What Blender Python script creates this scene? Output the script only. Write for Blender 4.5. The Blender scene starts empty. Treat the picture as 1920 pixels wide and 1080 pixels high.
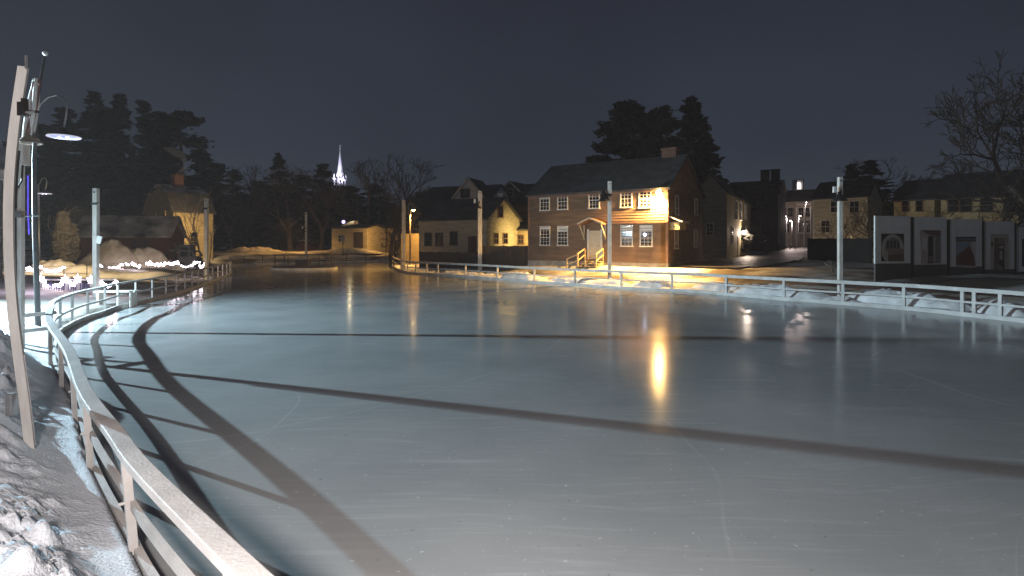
import bpy, math, random
import numpy as np
from mathutils import Vector, Matrix

random.seed(7)
S = bpy.context.scene
COL = S.collection
R = math.radians

# ------------------------------------------------------------------ camera
CAMH = 2.8          # camera height over the ice
F = 1000.0          # focal length in pixels of the 1920 wide photograph
HY = 452.0          # row of the horizon
cam_d = bpy.data.cameras.new("camera")
cam = bpy.data.objects.new("camera", cam_d)
COL.objects.link(cam)
cam.location = (0, 0, CAMH)
cam.rotation_euler = (R(90), 0, 0)
cam_d.sensor_width = 36
cam_d.lens = 36 * F / 1920
cam_d.shift_y = -(540 - HY) / 1920
cam_d.clip_start = 0.05
cam_d.clip_end = 3000
S.camera = cam

# ------------------------------------------------------------------ world
W = bpy.data.worlds.new("World")
S.world = W
W.use_nodes = True
nt = W.node_tree
nt.nodes.clear()
out = nt.nodes.new("ShaderNodeOutputWorld")
bg = nt.nodes.new("ShaderNodeBackground")
tc = nt.nodes.new("ShaderNodeTexCoord")
sep = nt.nodes.new("ShaderNodeSeparateXYZ")
ramp = nt.nodes.new("ShaderNodeValToRGB")
e = ramp.color_ramp.elements
e[0].position = 0.0
e[0].color = (0.050, 0.061, 0.079, 1)
e[1].position = 0.55
e[1].color = (0.0125, 0.0150, 0.0275, 1)
m_ = ramp.color_ramp.elements.new(0.16)
m_.color = (0.0275, 0.035, 0.053, 1)
vor = nt.nodes.new("ShaderNodeTexVoronoi")
vor.inputs["Scale"].default_value = 55
st = nt.nodes.new("ShaderNodeMapRange")
st.inputs[1].default_value = 0.035
st.inputs[2].default_value = 0.015
st.inputs[3].default_value = 0.0
st.inputs[4].default_value = 0.11
wn = nt.nodes.new("ShaderNodeTexWhiteNoise")
pw = nt.nodes.new("ShaderNodeMath"); pw.operation = 'POWER'; pw.inputs[1].default_value = 5
mul = nt.nodes.new("ShaderNodeMath"); mul.operation = 'MULTIPLY'
add = nt.nodes.new("ShaderNodeMixRGB"); add.blend_type = 'ADD'; add.inputs[0].default_value = 1
L = nt.links.new
L(tc.outputs["Generated"], sep.inputs[0])
L(sep.outputs["Z"], ramp.inputs[0])
L(tc.outputs["Generated"], vor.inputs["Vector"])
L(vor.outputs["Distance"], st.inputs[0])
L(vor.outputs["Position"], wn.inputs["Vector"])
L(wn.outputs["Value"], pw.inputs[0])
L(pw.outputs[0], mul.inputs[0]); L(st.outputs[0], mul.inputs[1])
L(ramp.outputs[0], add.inputs[1]); L(mul.outputs[0], add.inputs[2])
cn = nt.nodes.new("ShaderNodeTexNoise"); cn.inputs["Scale"].default_value = 2.2; cn.inputs["Detail"].default_value = 6
cr = nt.nodes.new("ShaderNodeMapRange"); cr.inputs[1].default_value = 0.3; cr.inputs[2].default_value = 0.7; cr.inputs[3].default_value = 0.80; cr.inputs[4].default_value = 1.12
cm = nt.nodes.new("ShaderNodeMixRGB"); cm.blend_type = 'MULTIPLY'; cm.inputs[0].default_value = 1
L(tc.outputs["Generated"], cn.inputs["Vector"]); L(cn.outputs["Fac"], cr.inputs[0])
L(add.outputs[0], cm.inputs[1]); L(cr.outputs[0], cm.inputs[2]); L(cm.outputs[0], bg.inputs[0])
bg.inputs[1].default_value = 0.93
L(bg.outputs[0], out.inputs[0])

S.view_settings.view_transform = 'Standard'
S.view_settings.look = 'None'
S.view_settings.exposure = 0
S.view_settings.gamma = 1
S.cycles.use_denoising = True
S.cycles.max_bounces = 6
S.cycles.diffuse_bounces = 2
S.cycles.glossy_bounces = 3
S.cycles.sample_clamp_indirect = 4
S.cycles.caustics_reflective = False
S.cycles.caustics_refractive = False
S.cycles.volume_bounces = 0
S.cycles.transparent_max_bounces = 8


def lamp(name, loc, power, color, radius=0.1, parent=None, spot=None, aim=None):
    ld = bpy.data.lights.new(name, 'SPOT' if spot else 'POINT')
    ld.energy = power
    ld.color = color
    ld.shadow_soft_size = radius
    if spot:
        ld.spot_size = R(spot)
        ld.spot_blend = 0.6
    o = bpy.data.objects.new(name, ld)
    COL.objects.link(o)
    o.location = loc
    if aim is not None:
        o.rotation_euler = (Vector(aim) - Vector(loc)).to_track_quat('-Z', 'Y').to_euler()
    if parent:
        o.parent = parent
    return o

SODIUM = (1.0, 0.52, 0.13)
WARM = (1.0, 0.80, 0.66)
COOL = (0.72, 0.93, 1.0)
# the lamp just outside the left edge, which throws the fence shadows, and the lamp behind the camera
LA = (-23.0, 16.8, 4.7)
lamp("floodlight_lamp", LA, 47000, (0.64, 0.87, 1.0), 0.07, None, 142, (2.0, 13.0, 0.0)).data.spot_blend = 1.0
lamp("hut_lamp", (-0.7, -0.5, 3.2), 2350, (1.0, 0.86, 0.81), 0.22)

# ------------------------------------------------------------------ helpers
def U(px, d):
    return ((px - 960) * d / F, d)

def Zat(py, d):
    return CAMH + (HY - py) * d / F

def P(px, py, z):
    d = (CAMH - z) * F / (py - HY)
    return ((px - 960) * d / F, d)

def D3(px, py, d):
    return Vector(((px - 960) * d / F, d, Zat(py, d)))

def thing(name, label, cat, loc=(0, 0, 0), rz=0, group=None, kind=None):
    o = bpy.data.objects.new(name, None)
    o.empty_display_size = 0.3
    COL.objects.link(o)
    o.location = loc
    o.rotation_euler = (0, 0, rz)
    tag(o, label, cat, group, kind)
    return o

def tag(o, label=None, cat=None, group=None, kind=None):
    if label: o["label"] = label
    if cat: o["category"] = cat
    if group: o["group"] = group
    if kind: o["kind"] = kind
    return o

def copy_tree(o, parent=None):
    c = o.copy()
    COL.objects.link(c)
    c.parent = parent
    for ch in o.children:
        copy_tree(ch, c)
    return c

class MB:
    def __init__(s):
        s.v = []; s.f = []; s.mi = []
    def face(s, pts, mi=0):
        n = len(s.v)
        s.v.extend([tuple(p) for p in pts])
        s.f.append(tuple(range(n, n + len(pts)))); s.mi.append(mi)
    def box(s, c, size, mi=0, rot=None):
        cx, cy, cz = c; sx, sy, sz = [q / 2 for q in size]
        n = len(s.v)
        for dx, dy, dz in ((-1,-1,-1),(1,-1,-1),(1,1,-1),(-1,1,-1),(-1,-1,1),(1,-1,1),(1,1,1),(-1,1,1)):
            p = Vector((dx*sx, dy*sy, dz*sz))
            if rot is not None: p = rot @ p
            s.v.append((cx+p.x, cy+p.y, cz+p.z))
        for q in ((0,3,2,1),(4,5,6,7),(0,1,5,4),(1,2,6,5),(2,3,7,6),(3,0,4,7)):
            s.f.append(tuple(n+i for i in q)); s.mi.append(mi)
    def b2(s, x0, x1, y0, y1, z0, z1, mi=0):
        s.box(((x0+x1)/2, (y0+y1)/2, (z0+z1)/2), (abs(x1-x0), abs(y1-y0), abs(z1-z0)), mi)
    def beam(s, a, b, w, h, mi=0):
        """rectangular bar from a to b"""
        a = Vector(a); b = Vector(b); d = b - a
        if d.length < 1e-6: return
        rot = d.to_track_quat('X', 'Z').to_matrix()
        s.box((a+b)/2, (d.length, w, h), mi, rot)
    def tube(s, pts, rads, n=6, mi=0, cap=True):
        pts = [Vector(p) for p in pts]
        if not hasattr(rads, '__len__'): rads = [rads]*len(pts)
        base = len(s.v)
        up = Vector((0.31, 0.17, 0.93))
        for i, p in enumerate(pts):
            t = (pts[min(i+1, len(pts)-1)] - pts[max(i-1, 0)]).normalized()
            x = t.cross(up)
            if x.length < 0.05: x = t.cross(Vector((1, 0, 0)))
            x.normalize(); y = t.cross(x)
            for k in range(n):
                a = 2*math.pi*k/n
                q = p + (x*math.cos(a) + y*math.sin(a))*rads[i]
                s.v.append(tuple(q))
        for i in range(len(pts)-1):
            for k in range(n):
                k2 = (k+1) % n
                s.f.append((base+i*n+k, base+i*n+k2, base+(i+1)*n+k2, base+(i+1)*n+k)); s.mi.append(mi)
        if cap:
            s.f.append(tuple(base+k for k in range(n))[::-1]); s.mi.append(mi)
            s.f.append(tuple(base+(len(pts)-1)*n+k for k in range(n))); s.mi.append(mi)
    def lathe(s, prof, c=(0, 0, 0), n=20, mi=0):
        base = len(s.v)
        for r, z in prof:
            for k in range(n):
                a = 2*math.pi*k/n
                s.v.append((c[0]+r*math.cos(a), c[1]+r*math.sin(a), c[2]+z))
        for i in range(len(prof)-1):
            for k in range(n):
                k2 = (k+1) % n
                s.f.append((base+i*n+k, base+i*n+k2, base+(i+1)*n+k2, base+(i+1)*n+k)); s.mi.append(mi)
    def ball(s, c, r, n=8, mi=0, sz=1):
        m = max(3, n//2)
        s.lathe([(max(1e-4, r*math.sin(math.pi*i/m)), -r*sz*math.cos(math.pi*i/m)) for i in range(m+1)], c, n, mi)
    def prism(s, poly, f0, f1, mi=0):
        """poly: list of 2D, f0/f1 map 2D to 3D for the two ends"""
        a = [f0(*p) for p in poly]; b = [f1(*p) for p in poly]
        s.face(a[::-1], mi); s.face(b, mi)
        m = len(poly)
        for i in range(m):
            j = (i+1) % m
            s.face([a[i], a[j], b[j], b[i]], mi)
    def sweep(s, pts, wid, hei, z, off=0.0, closed=False):
        """rectangular section swept along a 2D polyline, z = centre height (number or list), off to the left"""
        n = len(pts); base = len(s.v)
        for i in range(n):
            a = pts[max(i-1, 0)]; b = pts[min(i+1, n-1)]
            t = Vector((b[0]-a[0], b[1]-a[1])).normalized()
            nx, ny = -t.y, t.x
            zz = z[i] if hasattr(z, '__len__') else z
            for q, h in ((off-wid/2, -hei/2), (off+wid/2, -hei/2), (off+wid/2, hei/2), (off-wid/2, hei/2)):
                s.v.append((pts[i][0]+nx*q, pts[i][1]+ny*q, zz+h))
        for i in range(n-1):
            for k in range(4):
                k2 = (k+1) % 4
                s.f.append((base+i*4+k, base+i*4+k2, base+(i+1)*4+k2, base+(i+1)*4+k)); s.mi.append(0)
        s.face([s.v[base+k] for k in (3, 2, 1, 0)]); s.face([s.v[base+(n-1)*4+k] for k in range(4)])
    def build(s, name, mat, parent=None, origin=(0, 0, 0), smooth=False, bevel=0.0):
        me = bpy.data.meshes.new(name)
        ox, oy, oz = origin
        me.from_pydata([(x-ox, y-oy, z-oz) for x, y, z in s.v], [], s.f)
        mats = mat if isinstance(mat, (list, tuple)) else [mat]
        for m in mats: me.materials.append(m)
        if len(mats) > 1: me.polygons.foreach_set("material_index", s.mi)
        if smooth: me.polygons.foreach_set("use_smooth", [True]*len(s.f))
        me.update()
        o = bpy.data.objects.new(name, me)
        COL.objects.link(o)
        if parent is not None: o.parent = parent
        else: o.location = origin
        if bevel:
            b = o.modifiers.new("bevel", 'BEVEL'); b.width = bevel; b.segments = 2; b.limit_method = 'ANGLE'
        return o

# numpy value noise
_rs = np.random.RandomState(3)
_LAT = _rs.rand(256, 256)
def vnoise(x, y):
    xi = np.floor(x).astype(int); yi = np.floor(y).astype(int)
    fx = x-xi; fy = y-yi
    fx = fx*fx*(3-2*fx); fy = fy*fy*(3-2*fy)
    a = _LAT[xi % 256, yi % 256]; b = _LAT[(xi+1) % 256, yi % 256]
    c = _LAT[xi % 256, (yi+1) % 256]; d = _LAT[(xi+1) % 256, (yi+1) % 256]
    return (a*(1-fx)+b*fx)*(1-fy)+(c*(1-fx)+d*fx)*fy
def fbm(x, y, octv=4):
    t = 0; amp = 0.5
    for i in range(octv):
        t = t + amp*vnoise(x*2**i+17.3*i, y*2**i+9.1*i); amp *= 0.5
    return t
def sstep(a, b, x):
    t = np.clip((x-a)/(b-a), 0, 1)
    return t*t*(3-2*t)

def resample(pts, step):
    """Catmull-Rom through pts, points every step metres"""
    out = []
    n = len(pts)
    for i in range(n-1):
        p0 = pts[max(i-1, 0)]; p1 = pts[i]; p2 = pts[i+1]; p3 = pts[min(i+2, n-1)]
        for k in range(24):
            t = k/24
            q = []
            for c in (0, 1):
                q.append(0.5*((2*p1[c])+(-p0[c]+p2[c])*t+(2*p0[c]-5*p1[c]+4*p2[c]-p3[c])*t*t+(-p0[c]+3*p1[c]-3*p2[c]+p3[c])*t**3))
            out.append(q)
    out.append(list(pts[-1]))
    res = [out[0]]; acc = 0
    for a, b in zip(out, out[1:]):
        l = math.dist(a, b)
        while l > 0 and acc + l >= step:
            t = (step-acc)/l
            a = [a[0]+(b[0]-a[0])*t, a[1]+(b[1]-a[1])*t]
            res.append(a); l = math.dist(a, b); acc = 0
        acc += l
    return res

# ------------------------------------------------------------------ materials
def mat(name, col, rough=0.8, var=0.25, scale=3.0, bump=0.0, bscale=None, col2=None, stretch=None, spec=0.3, metal=0.0, emit=None, estr=0.0, detail=5):
    m = bpy.data.materials.new(name)
    m.use_nodes = True
    n = m.node_tree.nodes; l = m.node_tree.links.new
    p = n["Principled BSDF"]
    p.inputs["Roughness"].default_value = rough
    p.inputs["Specular IOR Level"].default_value = spec
    p.inputs["Metallic"].default_value = metal
    if emit:
        p.inputs["Emission Color"].default_value = (*emit, 1)
        p.inputs["Emission Strength"].default_value = estr
    t = n.new("ShaderNodeTexCoord")
    mp = n.new("ShaderNodeMapping")
    l(t.outputs["Object"], mp.inputs[0])
    if stretch: mp.inputs["Scale"].default_value = stretch
    ns = n.new("ShaderNodeTexNoise")
    ns.inputs["Scale"].default_value = scale; ns.inputs["Detail"].default_value = detail
    l(mp.outputs[0], ns.inputs["Vector"])
    r = n.new("ShaderNodeValToRGB")
    c2 = col2 if col2 else tuple(c*(1-var) for c in col)
    r.color_ramp.elements[0].position = 0.35; r.color_ramp.elements[0].color = (*c2, 1)
    r.color_ramp.elements[1].position = 0.65; r.color_ramp.elements[1].color = (*col, 1)
    l(ns.outputs["Fac"], r.inputs[0]); l(r.outputs[0], p.inputs["Base Color"])
    if bump:
        b = n.new("ShaderNodeBump"); b.inputs["Strength"].default_value = bump; b.inputs["Distance"].default_value = 0.05
        ns2 = n.new("ShaderNodeTexNoise"); ns2.inputs["Scale"].default_value = bscale or scale*4; ns2.inputs["Detail"].default_value = 6
        l(mp.outputs[0], ns2.inputs["Vector"]); l(ns2.outputs["Fac"], b.inputs["Height"]); l(b.outputs[0], p.inputs["Normal"])
    return m

def emis(name, col, s):
    m = bpy.data.materials.new(name); m.use_nodes = True
    n = m.node_tree.nodes; p = n["Principled BSDF"]
    p.inputs["Base Color"].default_value = (*[min(1, c) for c in col], 1)
    p.inputs["Emission Color"].default_value = (*col, 1); p.inputs["Emission Strength"].default_value = s
    return m

M = {}
M['wood_white'] = mat('weathered_white_wood', (0.76, 0.74, 0.69), 0.6, 0.3, 6, 0.25, 30, stretch=(1, 1, 0.25))
M['rail'] = mat('rail_paint', (0.58, 0.57, 0.55), 0.55, 0.25, 2.2, 0.2, 40)
M['rail_dark'] = mat('dark_metal_rail', (0.06, 0.055, 0.05), 0.5, 0.3, 6)
M['pole'] = mat('pole_wood', (0.55, 0.545, 0.52), 0.7, 0.25, 5, 0.3, 40, stretch=(1, 1, 0.15))
M['black'] = mat('black_metal', (0.02, 0.02, 0.022), 0.45, 0.3, 8)
M['grey_metal'] = mat('galvanised_metal', (0.35, 0.35, 0.36), 0.4, 0.25, 10, metal=0.6)
M['white_plastic'] = mat('white_plastic', (0.7, 0.7, 0.7), 0.45, 0.1, 5)
M['snow'] = mat('trodden_snow', (0.80, 0.81, 0.83), 0.85, 0.2, 1.2, 0.5, 9, col2=(0.55, 0.55, 0.56))
M['snow_dirty'] = mat('dirty_snow', (0.78, 0.86, 0.93), 0.9, 0.3, 1.1, 0.45, 34, col2=(0.58, 0.63, 0.68))
M['pile'] = mat('ploughed_snow', (0.84, 0.85, 0.87), 0.85, 0.2, 1.5, 0.5, 6, col2=(0.6, 0.6, 0.6))
M['pile_old'] = mat('old_dirty_snow', (0.50, 0.47, 0.42), 0.9, 0.2, 1.0, 0.6, 5, col2=(0.28, 0.25, 0.21))
M['asphalt'] = mat('wet_asphalt', (0.045, 0.043, 0.042), 0.45, 0.4, 2.5, 0.3, 20)
M['clap_red'] = mat('red_brown_clapboard', (0.17, 0.108, 0.068), 0.7, 0.35, 1.2, 0.2, 30, stretch=(0.5, 1, 3))
M['brown'] = mat('brown_trim', (0.20, 0.11, 0.07), 0.65, 0.3, 3)
M['roof_dark'] = mat('dark_shingle', (0.075, 0.072, 0.072), 0.85, 0.4, 1.2, 0.4, 12)
M['roof_snow'] = mat('roof_with_snow_patches', (0.55, 0.55, 0.55), 0.85, 0.3, 0.5, 0.3, 8, col2=(0.06, 0.058, 0.06))
M['brick'] = mat('brick', (0.20, 0.10, 0.07), 0.85, 0.4, 6, 0.3, 20)
M['stone'] = mat('foundation_stone', (0.32, 0.30, 0.27), 0.85, 0.4, 2.5, 0.6, 6)
M['trim'] = mat('white_window_trim', (0.58, 0.56, 0.52), 0.5, 0.12, 4)
M['tan'] = mat('tan_clapboard', (0.48, 0.44, 0.33), 0.75, 0.3, 1.5, 0.2, 14, stretch=(0.4, 1, 4))
M['yellow'] = mat('ochre_clapboard', (0.38, 0.31, 0.18), 0.75, 0.25, 1.2, 0.2, 14, stretch=(0.4, 1, 4))
M['greygreen'] = mat('grey_green_clapboard', (0.26, 0.26, 0.22), 0.75, 0.3, 1.5, 0.2, 14, stretch=(0.4, 1, 4))
M['white_clap'] = mat('white_clapboard', (0.80, 0.83, 0.82), 0.7, 0.2, 1.2, 0.2, 14, stretch=(0.4, 1, 4))
M['darkwall'] = mat('dark_brown_wall', (0.075, 0.06, 0.055), 0.8, 0.35, 1.4, 0.2, 12)
M['barn_red'] = mat('dark_barn_red', (0.13, 0.045, 0.04), 0.8, 0.35, 1.4, 0.2, 12, stretch=(4, 4, 0.4))
M['fence_dark'] = mat('dark_board', (0.045, 0.038, 0.034), 0.8, 0.35, 2, stretch=(5, 5, 0.5))
M['door'] = mat('pale_door', (0.55, 0.47, 0.33), 0.6, 0.15, 3)
M['door_dark'] = mat('dark_red_door', (0.10, 0.045, 0.035), 0.6, 0.25, 3)
M['newwood'] = mat('fresh_pine', (0.52, 0.38, 0.20), 0.7, 0.25, 4, stretch=(1, 1, 1))
M['glass'] = mat('dark_window_glass', (0.012, 0.012, 0.014), 0.06, 0.2, 2, spec=0.6)
M['shade'] = mat('white_window_shade', (0.72, 0.71, 0.68), 0.8, 0.08, 3)
M['needles'] = mat('dark_needles', (0.040, 0.038, 0.030), 0.9, 0.5, 0.7)
M['bark'] = mat('bark', (0.13, 0.105, 0.085), 0.9, 0.4, 3, 0.4, 12)
M['twig'] = mat('grey_brown_twigs', (0.095, 0.075, 0.055), 0.9, 0.4, 1)
M['twig_dark'] = mat('dark_twigs', (0.045, 0.036, 0.030), 0.9, 0.4, 1)
M['straw'] = mat('straw_wrapping', (0.34, 0.29, 0.19), 0.95, 0.4, 4, 0.5, 20, stretch=(2, 2, 0.5))
M['panel_grey'] = mat('grey_display_board', (0.76, 0.80, 0.78), 0.7, 0.12, 1.5)
M['panel_dark'] = mat('dark_grey_skirting_board', (0.10, 0.10, 0.10), 0.75, 0.15, 1.5)
M['flag_white'] = mat('flag_white_cloth', (0.74, 0.72, 0.69), 0.9, 0.15, 6)
M['flag_red'] = mat('flag_dull_red_cloth', (0.22, 0.11, 0.10), 0.9, 0.2, 6)
M['bulb'] = emis('fairy_bulb', (1.0, 0.86, 0.98), 24)
M['led'] = emis('led_disc', (0.60, 0.58, 1.0), 0.22)
M['led_point'] = emis('led_point', (0.80, 0.78, 1.0), 2.5)
M['led_rim'] = emis('lit_shade_rim', (0.85, 0.83, 1.0), 0.40)
M['blue'] = emis('blue_light_rope', (0.14, 0.10, 0.9), 0.55)
M['sodium'] = emis('sodium_lens', (1.0, 0.62, 0.22), 38)
M['white_lens'] = emis('white_lens', (1.0, 0.86, 0.88), 9)
M['flood_lens'] = emis('floodlight_lens', (1.0, 0.60, 0.20), 460)

# ------------------------------------------------------------------ rink outline
left_px = [(280, 887), (218, 809), (159, 728), (124, 662), (97, 599), (91, 575), (100, 564), (124, 553), (155, 544),
           (189, 537.5), (222, 530), (284, 521), (328, 514), (372, 505), (414, 495)]
RZ = 1.07
left_raw = [(1.6, 0.0), (-0.2, 1.75)] + [P(x, y, RZ) for x, y in left_px]
left_raw[5:8] = [(-7.2, 8.65), (-10.2, 11.75), (-12.1, 14.0)]
left_tail = [(-24.3, 46), (-28.5, 54), (-31, 58.5)]
back_raw = [(-31, 58.5), (-30.5, 62), (-28.8, 64.5), (-24.6, 68), (-20, 71.5), (-16.8, 72.5), (-15.6, 70)]
right_px = [(739, 482.5), (765, 489), (829, 492), (894, 495), (991, 500), (1087, 504), (1184, 508), (1313, 512), (1355, 514.5),
            (1459, 520), (1564, 525), (1704, 532), (1808, 539), (1913, 546)]
right_raw = [(-15.6, 70), (-14.0, 63)] + [P(x, y, RZ) for x, y in right_px] + [(18.3, 15.5), (18.4, 12)]
LEFT = resample(left_raw + left_tail, 0.3)
BACK = resample(back_raw, 0.4)
RIGHT = resample(right_raw, 0.3)
ring = LEFT + BACK[1:] + RIGHT[1:] + [(18, 4), (14, -5), (7, -5)]
ring_np = np.array(ring)

def signed_dist(x, y):
    """distance to the rink outline, positive outside"""
    x = np.asarray(x, float); y = np.asarray(y, float)
    best = np.full(x.shape, 1e9); inside = np.zeros(x.shape, bool)
    rp = ring_np[::3]
    n = len(rp)
    for i in range(n):
        ax, ay = rp[i]; bx, by = rp[(i+1) % n]
        dx, dy = bx-ax, by-ay
        t = np.clip(((x-ax)*dx+(y-ay)*dy)/(dx*dx+dy*dy+1e-9), 0, 1)
        best = np.minimum(best, np.hypot(x-ax-t*dx, y-ay-t*dy))
        c = ((ay > y) != (by > y)) & (x < (bx-ax)*(y-ay)/(by-ay+1e-12)+ax)
        inside ^= c
    return np.where(inside, -best, best)

def ground(x, y):
    sd = signed_dist(x, y)
    x = np.asarray(x, float); y = np.asarray(y, float)
    k = sstep(0.0, 8.5, sd)
    z = 0.10+0.88*k
    z = z+np.clip((y-60)*0.008, 0, 1.3)
    z = z+(fbm(x*0.35, y*0.35, 4)-0.47)*0.30*sstep(0.3, 2.5, sd)
    return np.where(sd < 0.12, -0.6, z)

def gz(x, y):
    return float(ground(np.array([x]), np.array([y]))[0])

def grid_mesh(name, xs, ys, zs, m, mask=None, smooth=True):
    ny, nx = zs.shape
    X, Y = np.meshgrid(xs, ys)
    V = np.stack([X.ravel(), Y.ravel(), zs.ravel()], 1)
    idx = np.arange(nx*ny).reshape(ny, nx)
    q = np.stack([idx[:-1, :-1], idx[:-1, 1:], idx[1:, 1:], idx[1:, :-1]], -1).reshape(-1, 4)
    if mask is not None:
        mm = (mask[:-1, :-1] | mask[:-1, 1:] | mask[1:, 1:] | mask[1:, :-1]).ravel()
        q = q[mm]
        used = np.unique(q); re = -np.ones(len(V), int); re[used] = np.arange(len(used))
        V = V[used]; q = re[q]
    me = bpy.data.meshes.new(name)
    me.from_pydata(V.tolist(), [], q.tolist())
    me.materials.append(m)
    if smooth: me.polygons.foreach_set("use_smooth", [True]*len(me.polygons))
    o = bpy.data.objects.new(name, me); COL.objects.link(o)
    return o

# ground sheet
xs = np.concatenate([[-400, -250, -150, -110, -80], np.linspace(-62, 62, 249), [80, 110, 150, 250, 400]])
ys = np.concatenate([[-200, -60, -25], np.linspace(-12, 100, 225), [110, 125, 150, 190, 260, 340, 420]])
GX, GY = np.meshgrid(xs, ys)
GZ = ground(GX, GY)
near = (GX > -15.5) & (GX < 3) & (GY > -3) & (GY < 17)
GZ = np.where(near & (signed_dist(GX, GY) > 0.12), GZ-0.35, GZ)

def snow_ground_mat():
    m = mat('snowy_ground', (0.62, 0.61, 0.60), 0.88, 0.3, 0.45, 0.5, 3, col2=(0.30, 0.27, 0.22))
    n = m.node_tree.nodes; l = m.node_tree.links.new
    p = n["Principled BSDF"]
    src = p.inputs["Base Color"].links[0].from_socket
    t = n.new("ShaderNodeTexCoord")
    g = n.new("ShaderNodeTexNoise"); g.inputs["Scale"].default_value = 0.16; g.inputs["Detail"].default_value = 6
    l(t.outputs["Object"], g.inputs["Vector"])
    r = n.new("ShaderNodeMapRange"); r.inputs[1].default_value = 0.50; r.inputs[2].default_value = 0.60
    l(g.outputs["Fac"], r.inputs[0])
    mx = n.new("ShaderNodeMixRGB"); mx.inputs[2].default_value = (0.075, 0.06, 0.04, 1)
    l(r.outputs[0], mx.inputs[0]); l(src, mx.inputs[1]); l(mx.outputs[0], p.inputs["Base Color"])
    return m
M['ground'] = snow_ground_mat()
tag(grid_mesh('ground', xs, ys, GZ, M['ground']), kind='structure')

# near snow bank, trodden and lumpy
xs2 = np.arange(-15.6, 3.0, 0.045); ys2 = np.arange(-3.0, 17.0, 0.045)
BX, BY = np.meshgrid(xs2, ys2)
SD2 = signed_dist(BX, BY)
base2 = 0.17+0.37*sstep(0.0, 1.1, SD2)*(1-sstep(9.5, 12.5, BY))+0.20*sstep(9.5, 12.5, BY)*sstep(0, 1.5, SD2)
lump = (fbm(BX*0.9, BY*0.9, 3)-0.45)*0.36
clod_soft = np.maximum(0, fbm(BX*6.5+8, BY*6.5, 4)-0.44)*0.50*sstep(0.38, 0.55, fbm(BX*1.1+30, BY*1.1+7, 3))+np.maximum(0, fbm(BX*14+8, BY*14, 2)-0.36)*0.10
chunk = sstep(0.50, 0.60, fbm(BX*4.2+11, BY*4.2+3, 3))*0.13+sstep(0.50, 0.60, fbm(BX*9+5, BY*9+41, 3))*0.085
clod = (clod_soft*0.6+chunk)*(0.35+0.65*sstep(0.40, 0.55, fbm(BX*0.8+30, BY*0.8+7, 3)))
ridged = (1-np.abs(2*vnoise(BX*2.3+3, BY*2.3)-1))**3*0.05
amp = 1-0.7*sstep(10.5, 13.0, BY)
mound = 0.55*np.exp(-(((BX+10.4)/1.6)**2+((BY-10.6)/1.1)**2))+0.30*np.exp(-(((BX+6.3)/0.9)**2+((BY-6.4)/0.8)**2)) \
    + 0.32*np.exp(-(((BX+3.1)/0.55)**2+((BY-3.6)/0.5)**2))
Z2 = base2+(lump+clod)*amp*sstep(0.05, 0.7, SD2)+mound*sstep(0.1, 0.8, SD2)
edge = np.minimum.reduce([BX-xs2[0], xs2[-1]-BX, BY-ys2[0], ys2[-1]-BY])
Z2 = Z2-0.6*(1-sstep(0, 0.9, edge))
Z2 = np.where(SD2 < -0.04, -0.5, Z2)
tag(grid_mesh('snow_bank', xs2, ys2, Z2, M['snow_dirty'], mask=SD2 > -0.3), kind='structure')

def gz2(x, y):
    if xs2[0] < x < xs2[-1] and ys2[0] < y < ys2[-1]:
        i = int((y-ys2[0])/0.045); j = int((x-xs2[0])/0.045)
        return float(Z2[i, j])
    return gz(x, y)

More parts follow.
